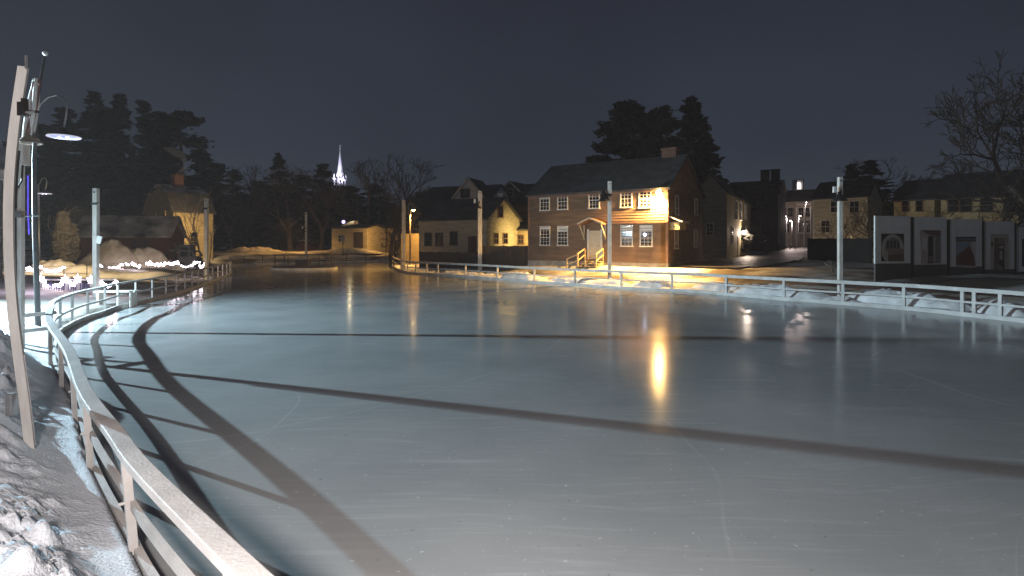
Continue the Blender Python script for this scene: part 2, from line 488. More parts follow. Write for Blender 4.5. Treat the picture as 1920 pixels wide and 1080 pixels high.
# ------------------------------------------------------------------ ice
def ice_mat():
    m = bpy.data.materials.new('rink_ice'); m.use_nodes = True
    n = m.node_tree.nodes; l = m.node_tree.links.new
    p = n["Principled BSDF"]
    p.inputs["IOR"].default_value = 1.33
    t = n.new("ShaderNodeTexCoord")
    # broad mottling
    a = n.new("ShaderNodeTexNoise"); a.inputs["Scale"].default_value = 0.35; a.inputs["Detail"].default_value = 7
    l(t.outputs["Object"], a.inputs["Vector"])
    r = n.new("ShaderNodeValToRGB")
    r.color_ramp.elements[0].position = 0.3; r.color_ramp.elements[0].color = (0.26, 0.285, 0.292, 1)
    r.color_ramp.elements[1].position = 0.7; r.color_ramp.elements[1].color = (0.36, 0.38, 0.38, 1)
    l(a.outputs["Fac"], r.inputs[0])
    col = r.outputs[0]
    def mixw(fac, strg, c=(0.85, 0.87, 0.9, 1)):
        nonlocal col
        mu = n.new("ShaderNodeMath"); mu.operation = 'MULTIPLY'; mu.inputs[1].default_value = strg
        l(fac, mu.inputs[0])
        mx = n.new("ShaderNodeMixRGB"); mx.inputs[2].default_value = c
        l(mu.outputs[0], mx.inputs[0]); l(col, mx.inputs[1]); col = mx.outputs[0]
    # gently warped coordinates for the skate tracks
    wv = n.new("ShaderNodeTexNoise"); wv.inputs["Scale"].default_value = 0.22; wv.inputs["Detail"].default_value = 1
    l(t.outputs["Object"], wv.inputs["Vector"])
    wp = n.new("ShaderNodeMixRGB"); wp.blend_type = 'ADD'; wp.inputs[0].default_value = 1.0
    sc_ = n.new("ShaderNodeVectorMath"); sc_.operation = 'SCALE'; sc_.inputs["Scale"].default_value = 1.6
    l(wv.outputs["Color"], sc_.inputs[0]); l(t.outputs["Object"], wp.inputs[1]); l(sc_.outputs[0], wp.inputs[2])
    gate = n.new("ShaderNodeTexNoise"); gate.inputs["Scale"].default_value = 0.42; gate.inputs["Detail"].default_value = 3
    l(t.outputs["Object"], gate.inputs["Vector"])
    gr = n.new("ShaderNodeMapRange"); gr.inputs[1].default_value = 0.44; gr.inputs[2].default_value = 0.62
    l(gate.outputs["Fac"], gr.inputs[0])
    rg = random.Random(12)
    for k in range(16):
        cx_, cy_ = rg.uniform(-9, 14), rg.uniform(-3, 26)
        vd = n.new("ShaderNodeVectorMath"); vd.operation = 'DISTANCE'; vd.inputs[1].default_value = (cx_, cy_, 0)
        l(wp.outputs[0], vd.inputs[0])
        sb = n.new("ShaderNodeMath"); sb.operation = 'SUBTRACT'; sb.inputs[1].default_value = rg.uniform(2.5, 11)
        l(vd.outputs["Value"], sb.inputs[0])
        ab = n.new("ShaderNodeMath"); ab.operation = 'ABSOLUTE'; l(sb.outputs[0], ab.inputs[0])
        mr = n.new("ShaderNodeMapRange"); mr.inputs[1].default_value = rg.uniform(0.012, 0.035); mr.inputs[2].default_value = 0.0
        mr.inputs[3].default_value = 0; mr.inputs[4].default_value = 1
        l(ab.outputs[0], mr.inputs[0])
        mu = n.new("ShaderNodeMath"); mu.operation = 'MULTIPLY'; l(mr.outputs[0], mu.inputs[0]); l(gr.outputs[0], mu.inputs[1])
        mixw(mu.outputs[0], rg.uniform(0.08, 0.22))
    # fine short blade marks in several directions and frosty flecks
    for ang_, sc2, thr, strg in ((0.4, 5, 0.60, 0.06), (1.7, 6, 0.60, 0.06), (2.6, 4, 0.60, 0.06), (0.9, 11, 0.60, 0.05), (2.2, 12, 0.60, 0.05)):
        mp = n.new("ShaderNodeMapping"); mp.inputs["Rotation"].default_value = (0, 0, ang_); mp.inputs["Scale"].default_value = (0.09, 1.6, 1)
        l(wp.outputs[0], mp.inputs[0])
        fn = n.new("ShaderNodeTexNoise"); fn.inputs["Scale"].default_value = sc2; fn.inputs["Detail"].default_value = 3
        l(mp.outputs[0], fn.inputs["Vector"])
        mr = n.new("ShaderNodeMapRange"); mr.inputs[1].default_value = thr; mr.inputs[2].default_value = thr+0.12
        l(fn.outputs["Fac"], mr.inputs[0]); mixw(mr.outputs[0], strg)
    fk = n.new("ShaderNodeTexNoise"); fk.inputs["Scale"].default_value = 14; fk.inputs["Detail"].default_value = 4
    l(t.outputs["Object"], fk.inputs["Vector"])
    mr = n.new("ShaderNodeMapRange"); mr.inputs[1].default_value = 0.66; mr.inputs[2].default_value = 0.74
    l(fk.outputs["Fac"], mr.inputs[0]); mixw(mr.outputs[0], 0.30)
    mr = n.new("ShaderNodeMapRange"); mr.inputs[1].default_value = 0.32; mr.inputs[2].default_value = 0.24
    l(fk.outputs["Fac"], mr.inputs[0]); mixw(mr.outputs[0], 0.45, (0.05, 0.06, 0.06, 1))
    l(col, p.inputs["Base Color"])
    rn = n.new("ShaderNodeTexNoise"); rn.inputs["Scale"].default_value = 0.8; rn.inputs["Detail"].default_value = 6
    l(t.outputs["Object"], rn.inputs["Vector"])
    rr = n.new("ShaderNodeMapRange"); rr.inputs[1].default_value = 0.3; rr.inputs[2].default_value = 0.7
    rr.inputs[3].default_value = 0.115; rr.inputs[4].default_value = 0.20
    l(rn.outputs["Fac"], rr.inputs[0]); l(rr.outputs[0], p.inputs["Roughness"])
    bn = n.new("ShaderNodeTexNoise"); bn.inputs["Scale"].default_value = 1.6; bn.inputs["Detail"].default_value = 6
    l(t.outputs["Object"], bn.inputs["Vector"])
    b = n.new("ShaderNodeBump"); b.inputs["Strength"].default_value = 0.05; b.inputs["Distance"].default_value = 0.02
    l(bn.outputs["Fac"], b.inputs["Height"]); l(b.outputs[0], p.inputs["Normal"])
    return m
M['ice'] = ice_mat()
me = bpy.data.meshes.new('ice')
me.from_pydata([(x, y, 0) for x, y in ring], [], [tuple(range(len(ring)))])
me.materials.append(M['ice'])
ice = bpy.data.objects.new('ice', me); COL.objects.link(ice); tag(ice, kind='structure')
import bmesh
bm = bmesh.new(); bm.from_mesh(me); bmesh.ops.triangulate(bm, faces=bm.faces[:]); bm.to_mesh(me); bm.free()
for p_ in me.polygons:
    pass
if me.polygons[0].normal.z < 0:
    me.flip_normals()

# ------------------------------------------------------------------ rink fences
def at_len(pts, s):
    for a, b in zip(pts, pts[1:]):
        l = math.dist(a, b)
        if s <= l:
            t = s/l
            return (a[0]+(b[0]-a[0])*t, a[1]+(b[1]-a[1])*t), math.atan2(b[1]-a[1], b[0]-a[0])
        s -= l
    return pts[-1], 0

def fence(name, label, pts, stations, mrail, top=RZ, tw=0.135, th=0.07, mid=0.54, curb=0.16, side=1, pw=0.066, group=None, lean=None, mid_h=0.075):
    o = (pts[0][0], pts[0][1], 0)
    root = thing(name, label, 'fence', o, 0, group)
    a = MB(); a.sweep(pts, tw, th, top-th/2); a.build('top_rail', mrail, root, o, bevel=0.008)
    a = MB(); a.sweep(pts, 0.04, mid_h, mid, off=-side*0.055); a.build('middle_rail', mrail, root, o)
    if curb:
        a = MB(); a.sweep(pts, 0.06, curb+0.2, curb/2-0.1, off=-side*0.09); a.build('kick_board', mrail, root, o)
    for i, (p, ang) in enumerate(stations):
        b = MB()
        c, s_ = math.cos(ang), math.sin(ang)
        k = lean(i) if lean else 0
        nx, ny = -s_*side, c*side            # outward
        bx, by = p[0]-nx*k, p[1]-ny*k
        rot = Matrix.Rotation(ang, 3, 'Z')
        h = top-th+0.5
        n0 = len(b.v)
        b.box((0, 0, 0), (pw, pw, h), 0)
        vv = []
        for x, y, z in b.v:
            q = rot @ Vector((x, y, 0)); t = (z/h+0.5)
            vv.append((bx+(p[0]-bx)*t+q.x, by+(p[1]-by)*t+q.y, -0.5+h*t-0.001))
        b.v = vv
        b.tube([(p[0]-nx*0.02, p[1]-ny*0.02, mid+0.02), (p[0]+nx*(pw/2+0.012), p[1]+ny*(pw/2+0.012), mid+0.02)], 0.014, 6)
        b.build('post', mrail, root, o)
    return root

def stations_by_len(pts, steps):
    st_ = []; s = 0.05
    tot = sum(math.dist(a, b) for a, b in zip(pts, pts[1:]))
    for k in steps:
        s += k
        if s > tot: break
        st_.append(at_len(pts, s))
    return st_

def station_at_px(pts, px, d_max=65):
    best = None
    for i in range(len(pts)-1):
        a, b = pts[i], pts[i+1]
        ra = a[0]/a[1]; rb = b[0]/b[1]; t_ = (px-960)/F
        if a[1] < d_max and b[1] < d_max and (ra-t_)*(rb-t_) <= 0 and ra != rb:
            t = (t_-ra)/(rb-ra)
            best = ((a[0]+(b[0]-a[0])*t, a[1]+(b[1]-a[1])*t), math.atan2(b[1]-a[1], b[0]-a[0]))
    return best

lsteps = [1.95, 2.35, 2.35, 2.35, 2.35, 2.35, 2.35, 2.35, 2.1, 2.1]+[1.55]*14+[2.2]*12
fence('rail_fence', 'long white wooden rail fence curving along the left side of the ice', LEFT, stations_by_len(LEFT, lsteps), M['rail'], side=1,
      lean=lambda i: max(0, 0.17-0.03*i))
rposts = [q for q in (station_at_px(RIGHT, x) for x in (752, 764, 780, 800, 821, 873, 933, 1002, 1078, 1165, 1260, 1362, 1470, 1581, 1695, 1805, 1827, 1876)) if q]
fence('rail_fence', 'white rail fence along the far right edge of the ice, snow heaped behind', RIGHT, rposts, M['rail'], side=1, tw=0.13, th=0.15, pw=0.11)
fence('rail_fence', 'thin dark rail fence across the far end of the ice', BACK, stations_by_len(BACK, [2.6]*9), M['rail_dark'], side=1, tw=0.08, th=0.06, mid_h=0.06, pw=0.06, curb=0)
a = MB(); a.sweep(BACK, 0.45, 0.40, 0.0); tag(a.build('kerb', M['snow']), kind='structure')

# island with a railing and cabinet
ix, iy = U(570, 52.5)
isl = thing('island', 'low oval kerbed island in the ice at the far end', 'island', (ix, iy, 0))
prof = []
b = MB(); n = 40
lo = [(3.25*math.cos(2*math.pi*k/n), 1.9*math.sin(2*math.pi*k/n)) for k in range(n)]
b.prism(lo, lambda x, y: (x, y, -0.2), lambda x, y: (x, y, 0.22)); b.build('kerb', M['snow'], isl)
b = MB(); b.prism([(x*0.94, y*0.94) for x, y in lo], lambda x, y: (x, y, 0.2), lambda x, y: (x, y, 0.30)); b.build('paving', M['darkwall'], isl)
ir = thing('island_railing', 'thin dark metal railing standing round the small oval island', 'railing', (ix, iy, 0.3))
rr_ = [(2.95*math.cos(2*math.pi*k/n), 1.65*math.sin(2*math.pi*k/n)) for k in range(n+1)]
for z, nm in ((1.15, 'top_rail'), (0.55, 'middle_rail')):
    b = MB(); b.tube([(x, y, z) for x, y in rr_], 0.03, 5); b.build(nm, M['rail_dark'], ir)
for k in range(0, 40, 4):
    b = MB(); b.box((rr_[k][0], rr_[k][1], 0.575), (0.05, 0.05, 1.15)); b.build('post', M['rail_dark'], ir)
cb = thing('cabinet', 'small dark cabinet with a lid on the oval island', 'cabinet', (ix+0.0, iy-0.2, 0.3))
b = MB(); b.b2(-0.62, 0.62, -0.4, 0.4, 0, 0.72); b.build('body', M['darkwall'], cb, bevel=0.02)
b = MB(); b.b2(-0.68, 0.68, -0.46, 0.46, 0.72, 0.80); b.build('lid', M['grey_metal'], cb, bevel=0.01)

# short gate fence between the second pole and the rink fence
g0 = Vector((*U(44, 12.9), 0)); g1 = Vector((*P(90, 585, 1.0), 0))
sf = thing('side_fence', 'short two rail fence from the second white pole to the rink fence', 'fence', (g0.x, g0.y, 0))
for z in (1.0, 0.62):
    b = MB(); b.beam((g0.x, g0.y, z+0.0), (g1.x+0.3, g1.y-0.1, z), 0.05, 0.09); b.build('rail', M['rail'], sf, (g0.x, g0.y, 0))
b = MB(); b.box((g1.x-0.55, g1.y-0.15, 0.45), (0.09, 0.09, 1.3)); b.build('post', M['rail'], sf, (g0.x, g0.y, 0))

# ------------------------------------------------------------------ light poles round the rink
# first pole, close to the camera, bowed
d = 6.3
ppts = [(62, 846), (49, 770), (35, 665), (24, 575), (18, 480), (17, 390), (20, 320), (27, 245), (35, 185), (44, 126)]
root = thing('light_pole', 'big weathered wooden pole bowed at the left edge, closest to the camera', 'pole', (D3(62, 846, d).x, d, 0.3), group='white wooden poles around the rink')
o = tuple(root.location)
def bowed(pts3, w):
    b = MB(); base = 0
    rows = []
    for i, p in enumerate(pts3):
        ca, sa = math.cos(0.55), math.sin(0.55)
        rows.append([(p.x+x*ca-y*sa, p.y+x*sa+y*ca, p.z) for x, y in ((-w/2, -w/2), (w/2, -w/2), (w/2, w/2), (-w/2, w/2))])
    for r0, r1 in zip(rows, rows[1:]):
        for k in range(4):
            b.face([r0[k], r0[(k+1) % 4], r1[(k+1) % 4], r1[k]])
    b.face(rows[0][::-1]); b.face(rows[-1])
    return b
pts3 = [D3(x, y, d) for x, y in ppts]
pts3[0].z -= 0.25
sm = []
for i in range(len(pts3)-1):
    for k in range(4):
        t = k/4
        p0, p1, p2, p3 = pts3[max(i-1, 0)], pts3[i], pts3[i+1], pts3[min(i+2, len(pts3)-1)]
        sm.append(0.5*((2*p1)+(p2-p0)*t+(2*p0-5*p1+4*p2-p3)*t*t+(3*p1-p0-3*p2+p3)*t**3))
sm.append(pts3[-1])
bowed(sm, 0.088).build('post', M['pole'], root, o)
b = MB(); b.tube([p+Vector((0.062, 0.0, 0)) for p in sm[2:9]], 0.010, 6); b.build('conduit', M['grey_metal'], root, o)
b = MB(); b.tube([p+Vector((0.062, 0.02, 0)) for p in sm[20:27]], 0.012, 6); b.build('conduit', M['black'], root, o)
q = D3(30, 755, d); b = MB(); b.box((q.x, q.y-0.05, q.z), (0.07, 0.1, 0.26)); b.build('outlet_box', M['grey_metal'], root, o, bevel=0.008)
q = D3(10, 328, d); b = MB(); b.box((q.x, q.y, q.z), (0.09, 0.12, 0.12)); b.build('junction_box', M['grey_metal'], root, o, bevel=0.008)
q = D3(46, 205, d)
b = MB(); b.box((q.x-0.02, q.y, q.z), (0.06, 0.09, 0.16)); b.tube([q+Vector((-0.02, 0, -0.02)), q+Vector((0.16, 0, -0.03))], 0.017, 6)
b.box((q.x+0.02, q.y-0.02, q.z+0.02), (0.04, 0.06, 0.20)); b.build('bracket', M['black'], root, o)
q = D3(58, 212, d); b = MB(); b.tube([q+Vector((-0.08, -0.02, 0)), q+Vector((0.06, -0.02, 0.01))], 0.018, 6); b.build('arm', M['grey_metal'], root, o)
b = MB(); t0 = sm[-1]; b.box((t0.x+0.06, t0.y-0.03, t0.z+0.05), (0.02, 0.02, 0.16)); b.build('pin', M['grey_metal'], root, o)

def pole(label, px, d, top_py, base_z=None, w=0.20, fixture=None, dx=0.0):
    w *= 0.85
    x, y = U(px, d)
    z0 = gz2(x, y) if base_z is None else base_z
    zt = Zat(top_py, d)
    root = thing('light_pole', label, 'pole', (x, y, z0), 0, 'white wooden poles around the rink')
    H = zt-z0
    b = MB(); b.box((0, 0, H/2-0.25), (w, w, H+0.5)); b.build('post', M['wood_white'], root, bevel=0.012)
    b = MB(); b.tube([(0, -w/2-0.012, H-0.18), (0, -w/2+0.02, H-0.18)], 0.04, 10); b.build('bolt', M['black'], root)
    if fixture:
        fixture(root, H, w)
    return root

def shade_fix(root, H, w, side=-1, drop=0.95, sc=1.0):
    """black bell lamp on a short arm with a white ballast box"""
    b = MB(); b.beam((0, -w/2-0.03, H-drop), (side*0.42*sc, -w/2-0.05, H-drop), 0.05, 0.05); b.tube([(side*0.1, -w/2, H-drop-0.1), (side*0.02, -w/2-0.06, H-drop+0.12)], 0.03, 6)
    b.build('arm', M['black'], root)
    b = MB(); b.box((side*0.36*sc, -w/2-0.06, H-drop+0.12), (0.14*sc, 0.12, 0.30*sc)); b.build('ballast_box', M['white_plastic'], root, bevel=0.01)
    b = MB(); b.lathe([(0.05*sc, 0), (0.10*sc, -0.06), (0.16*sc, -0.2*sc), (0.34*sc, -0.36*sc), (0.35*sc, -0.40*sc), (0.3*sc, -0.38*sc), (0.14*sc, -0.22*sc), (0.01, -0.16*sc)], (side*0.22*sc, -w/2-0.22, H-drop-0.03), 18)
    b.build('lamp_shade', M['black'], root, smooth=True)

def cluster_fix(root, H, w):
    for k, (dx_, dz_) in enumerate(((-0.45, -0.75), (-0.28, -1.0), (-0.52, -1.08))):
        b = MB(); b.beam((0, -w/2-0.03, H-0.9), (dx_, -w/2-0.06, H+dz_), 0.05, 0.05); b.build('arm', M['black'], root)
        b = MB(); b.lathe([(0.02, 0.22), (0.10, 0.18), (0.13, 0.02), (0.24, -0.16), (0.25, -0.2), (0.1, -0.1), (0.02, -0.05)], (dx_, -w/2-0.1, H+dz_-0.05), 14)
        b.build('lamp_shade', M['black'], root, smooth=True)
    b = MB(); b.box((0, -w/2-0.03, H-0.9), (w+0.06, 0.05, 0.12)); b.build('bracket', M['black'], root)

def small_fix(root, H, w):
    b = MB(); b.box((0, -w/2-0.03, H-0.7), (w+0.04, 0.05, 0.1)); b.tube([(w/2, -w/2, H-0.72), (w/2+0.16, -w/2-0.1, H-0.64)], 0.025, 6); b.build('bracket', M['black'], root)

def p2_fix(root, H, w):
    b = MB(); b.box((w/2+0.06, -w/2, H-0.12), (0.16, 0.2, 0.5)); b.build('ballast_box', M['wood_white'], root, bevel=0.01)
    b = MB(); b.tube([(w/2+0.06, -w/2-0.02, H-0.36), (w/2+0.05, -w/2-0.04, H-0.75), (w/2-0.1, -w/2-0.03, H-1.0), (w/2-0.1, -w/2-0.03, H-3.2)], 0.02, 6); b.build('cable', M['black'], root)
    b = MB(); b.box((w/2, -w/2-0.03, H-1.55), (0.16, 0.08, 0.16)); b.tube([(w/2, -w/2, H-1.6), (w/2+0.45, -w/2, H-1.58)], 0.02, 6); b.build('bracket', M['grey_metal'], root)

def p3_fix(root, H, w):
    small_fix(root, H, w)
    b = MB(); b.box((w/2+0.16, -w/2-0.06, H-2.32), (0.22, 0.06, 0.34), 0, Matrix.Rotation(R(14), 3, 'Y')); b.build('sign', M['white_plastic'], root)

pole('second white pole from the left edge, with a ballast box and hanging cable', 39, 12.9, 282, w=0.135, fixture=p2_fix)
pole('white pole behind the left rail fence with small pale sign on it', 180, 24, 353, w=0.23, fixture=p3_fix)
pole('white pole at the far end of the left fence beside the string lights', 387, 37, 372, w=0.25, fixture=small_fix)
pole('slender small pole far away past the oval island', 574, 62, 398, w=0.26, fixture=lambda r, H, w: shade_fix(r, H, w, -1, 1.9))
pole('white pole left of the sodium street lamp at the fence bend', 757, 50, 375, w=0.34, fixture=None)
pole('white pole standing before the tan cottage with unlit black lamps', 900, 45, 358, w=0.40, fixture=lambda r, H, w: shade_fix(r, H, w, -1, 1.0, 1.2))
pole('white pole before the red house door with black lamp cluster', 1143, 35, 340, w=0.27, fixture=cluster_fix)
pole('white pole at right with bell lamp, just left of the display boards', 1575, 24.8, 332, w=0.21, fixture=lambda r, H, w: shade_fix(r, H, w, -1, 0.72, 0.95))

# tall dark pole with furled flag and gooseneck lamp
def gooseneck_post(label, d, px0, tall, flag=False, power=0):
    s = 1.0
    x0, y0 = U(72 if tall else px0, d)
    z0 = gz2(x0, y0)-0.1
    root = thing('lamp_post', label, 'lamp post', (x0, y0, z0), 0, 'gooseneck lamp posts on the left')
    o = tuple(root.location)
    if tall:
        pp = [D3(72, 600, d), D3(66, 440, d), D3(64, 300, d), D3(70, 185, d), D3(84, 106, d)]
    else:
        pp = [D3(px0, 540, d), D3(px0-1, 450, d), D3(px0-2, 345, d)]
    pp[0].z = z0
    b = MB(); b.tube(pp, [0.075, 0.07, 0.06, 0.045, 0.03][:len(pp)], 10); b.build('pole', M['grey_metal'] if not tall else M['darkpole'], root, o, smooth=True)
    if tall:
        b = MB(); b.ball(D3(85, 100, d), 0.075, 10); b.build('finial', M['white_plastic'], root, o, smooth=True)
        b = MB(); b.tube([D3(60, 440, d)+Vector((0, -0.1, 0)), D3(58, 400, d)+Vector((0, -0.1, 0)), D3(58, 330, d)+Vector((0.0, -0.1, 0))], 0.02, 6); b.build('light_rope', M['blue'], root, o)
        arc = [(68, 215), (76, 195), (90, 182), (106, 178), (119, 184), (126, 200), (124, 216), (120, 238)]
        sh = (120, 243); sr = 0.42
    else:
        arc = [(74, 345), (78, 335), (84, 333), (88, 340), (86, 352), (84, 357)]
        sh = (83.5, 357); sr = 0.40
    b = MB(); b.tube([D3(x, y, d) for x, y in arc], 0.025 if tall else 0.035, 8); b.build('arm', M['grey_metal'], root, o, smooth=True)
    c = D3(sh[0], sh[1], d)
    b = MB(); b.lathe([(0.04, 0.02), (0.09, -0.02), (sr*0.45, -0.09), (sr*0.9, -0.17), (sr, -0.21)], c, 28)
    ls = b.build('lamp_shade', M['black'], root, o, smooth=True)
    b = MB(); b.lathe([(sr, -0.205), (sr*1.03, -0.225), (sr*1.0, -0.245), (sr*0.86, -0.24), (sr*0.82, -0.215)], c, 28); b.build('rim', M['led_rim'], root, o, smooth=True)
    b = MB(); b.lathe([(0.001, -0.236), (sr*0.5, -0.232), (sr*0.78, -0.216), (sr*0.80, -0.16)], c, 24); b.build('bulb', M['led'], root, o)
    for q in (-0.16, 0.13):
        b = MB(); b.ball(c+Vector((q*sr*2, 0.0, -0.235)), 0.055, 8); b.build('led', M['led_point'], root, o)
    if tall:
        c2 = D3(63, 250, d)
        b = MB(); b.lathe([(0.03, 0.08), (0.09, 0.02), (0.13, -0.1), (0.30, -0.30), (0.31, -0.34), (0.26, -0.30), (0.1, -0.12)], c2+Vector((0, -0.12, 0)), 20); b.build('cone_shade', M['cone'], root, o, smooth=True)
    return root
M['darkpole'] = mat('dark_grey_pole', (0.07, 0.068, 0.07), 0.6, 0.2, 5)
M['cone'] = mat('brown_cone_shade', (0.23, 0.18, 0.14), 0.5, 0.3, 5)
FD = 16.4
gooseneck_post('tall dark pole with large gooseneck lamp and a furled flag near the top', FD, 72, True)
gooseneck_post('farther smaller gooseneck lamp seen just right of the tall flag pole', 37.0, 74, False)
# the flag
fl = thing('flag', 'furled flag hanging limp high on the tall pole at left', 'flag', tuple(D3(68, 262, FD)))
o = tuple(fl.location)
b = MB(); b2_ = MB(); nseg = 14
for k in range(7):
    t0 = k/7; rows = []
    for i in range(nseg+1):
        t = i/nseg
        px = 76-16*t+(k-3)*2.5*(0.5+0.9*t)*(1+0.25*math.sin(5*t+k))
        py = 158+t*106-abs(k-3)*2.5+3*math.sin(k*2.1)
        p = D3(px, py, FD)+Vector((0, -0.14+0.10*math.sin(k*1.7+t*2), 0))
        rows.append(p)
    w = 0.055
    (b if k % 2 == 0 else b2_).tube(rows, [w*(0.5+0.6*math.sin(math.pi*min(1, 0.15+i/nseg*0.8))) for i in range(nseg+1)], 6)
b.build('white_folds', M['flag_white'], fl, o, smooth=True); b2_.build('red_folds', M['flag_red'], fl, o, smooth=True)

# ------------------------------------------------------------------ snow piles
def pile(label, cx, cy, rx, ry, h, seed, m, rot=0.0, group=None, z0=None):
    n, k = 60, 20
    z0 = gz(cx, cy)-0.12 if z0 is None else z0
    b = MB(); c, s_ = math.cos(rot), math.sin(rot)
    A = np.linspace(0, 2*math.pi, n, endpoint=False)
    rings = []
    for i in range(k+1):
        t = i/k
        X = np.cos(A)*t; Y = np.sin(A)*t
        rad = 0.8+0.45*fbm(np.cos(A)*1.6+seed*3.1+5, np.sin(A)*1.6+seed*1.7+5, 3)
        x = X*rx*rad; y = Y*ry*rad
        z = h*(1-t**2.2)**1.25*(0.62+0.75*fbm(x*0.55+seed*7+40, y*0.55+seed+40, 3))+0.50*min(1, h)*(fbm(x*3.6+seed+60, y*3.6+60, 4)-0.45)*(1-t*t)
        rings.append([(x[j]*c-y[j]*s_, x[j]*s_+y[j]*c, float(z[j])) for j in range(n)])
    for i in range(k):
        for j in range(n):
            j2 = (j+1) % n
            if i == 0:
                b.f.append((len(b.v), len(b.v)+1, len(b.v)+2)); b.v += [rings[0][0], rings[1][j], rings[1][j2]]; b.mi.append(0)
            else:
                b.face([rings[i][j], rings[i+1][j], rings[i+1][j2], rings[i][j2]])
    ob = b.build('snow_pile', m, None, (0, 0, 0))
    bm = bmesh.new(); bm.from_mesh(ob.data); bmesh.ops.remove_doubles(bm, verts=bm.verts[:], dist=0.001); bm.to_mesh(ob.data); bm.free()
    ob.data.polygons.foreach_set("use_smooth", [True]*len(ob.data.polygons))
    ob.location = (cx, cy, z0)
    tag(ob, label, 'snow pile', group)
    return ob

def outside(px, off):
    (x, y), ang = station_at_px(RIGHT, px)
    return x+off*-math.sin(ang), y+off*math.cos(ang), ang
GR = 'snow piles behind the right fence'
for px, rx, h, lab, seed in (
        (955, 2.3, 0.75, 'smooth white snow pile behind fence, left of the red house', 1),
        (1058, 2.0, 0.55, 'low snow pile behind the fence under the left windows of the red house', 2),
        (1125, 1.4, 0.55, 'rounded snow pile behind fence before the wooden steps', 3),
        (1215, 1.3, 0.62, 'short snow pile behind fence under the glaring corner lamp', 4),
        (1330, 1.7, 0.72, 'rough snow pile behind fence at the foot of the street', 5),
        (1425, 2.1, 0.80, 'long high snow pile behind fence, right of the street', 6),
        (1505, 1.2, 0.45, 'low tail of snow behind fence, left of the bell lamp pole', 7),
        (1668, 2.1, 0.85, 'largest white snow pile behind fence under the first display board', 8),
        (1745, 1.2, 0.50, 'low snow pile behind fence below the middle display boards', 9),
        (1860, 1.0, 0.70, 'dark crumbly snow pile behind the fence at the right edge', 10)):
    x, y, ang = outside(px, 0.95)
    pile(lab, x, y, rx*1.15, 0.85, h*0.82, seed, M['pile'], ang, GR, z0=0.06)
# snow verge along the right fence
b = MB(); rows = []
vp = [q for q in RIGHT if q[1] < 58]
for i, q in enumerate(vp):
    t = Vector((vp[min(i+1, len(vp)-1)][0]-vp[max(i-1, 0)][0], vp[min(i+1, len(vp)-1)][1]-vp[max(i-1, 0)][1])).normalized()
    row = []
    for k in range(15):
        off = 0.02+k*0.16
        x, y = q[0]-t.y*off, q[1]+t.x*off
        f_ = float(fbm(np.array([x*1.3+9]), np.array([y*1.3]), 4)[0]); g_ = float(fbm(np.array([x*0.45+3]), np.array([y*0.45+8]), 2)[0])
        hgt = 0.12+max(0, f_-0.33)*0.9*min(1, k/2.5)*(0.35+1.2*max(0, g_-0.25))
        row.append((x, y, hgt if k < 14 else -0.2))
    rows.append(row)
for r0, r1 in zip(rows, rows[1:]):
    for k in range(14): b.face([r0[k], r1[k], r1[k+1], r0[k+1]][::-1])
tag(b.build('snow_verge', M['pile']), kind='structure')
GL = 'dirty snow piles in the yard at left'
for px, d, rx, ry, h, lab, seed in (
        (212, 41, 2.6, 1.6, 1.75, 'tall dirty snow heap before the dark red barn, left hump', 11),
        (264, 42, 2.3, 1.6, 1.65, 'tall dirty snow heap before the dark red barn, right hump', 12),
        (325, 43, 1.2, 1.0, 0.95, 'small dirty snow heap beside the loader', 13),
        (98, 33, 1.7, 1.2, 0.95, 'lumpy snow heap at left lit yellow beneath the straw wrapped trees', 14),
        (150, 33, 1.3, 1.0, 0.55, 'low lumpy snow heap at left between yellow heap and white pole', 15),
        (250, 34, 4.2, 0.8, 0.42, 'long low snow ridge behind the left fence below the string lights', 16),
        (480, 76, 5.0, 2.0, 1.0, 'broad snow bank past the far end of the ice, left of island', 17),
        (660, 78, 5.0, 2.0, 0.75, 'broad snow bank past the far end of the ice under the bare tree', 18)):
    x, y = U(px, d)
    pile(lab, x, y, rx, ry, h, seed, M['pile_old'], 0.1, GL)

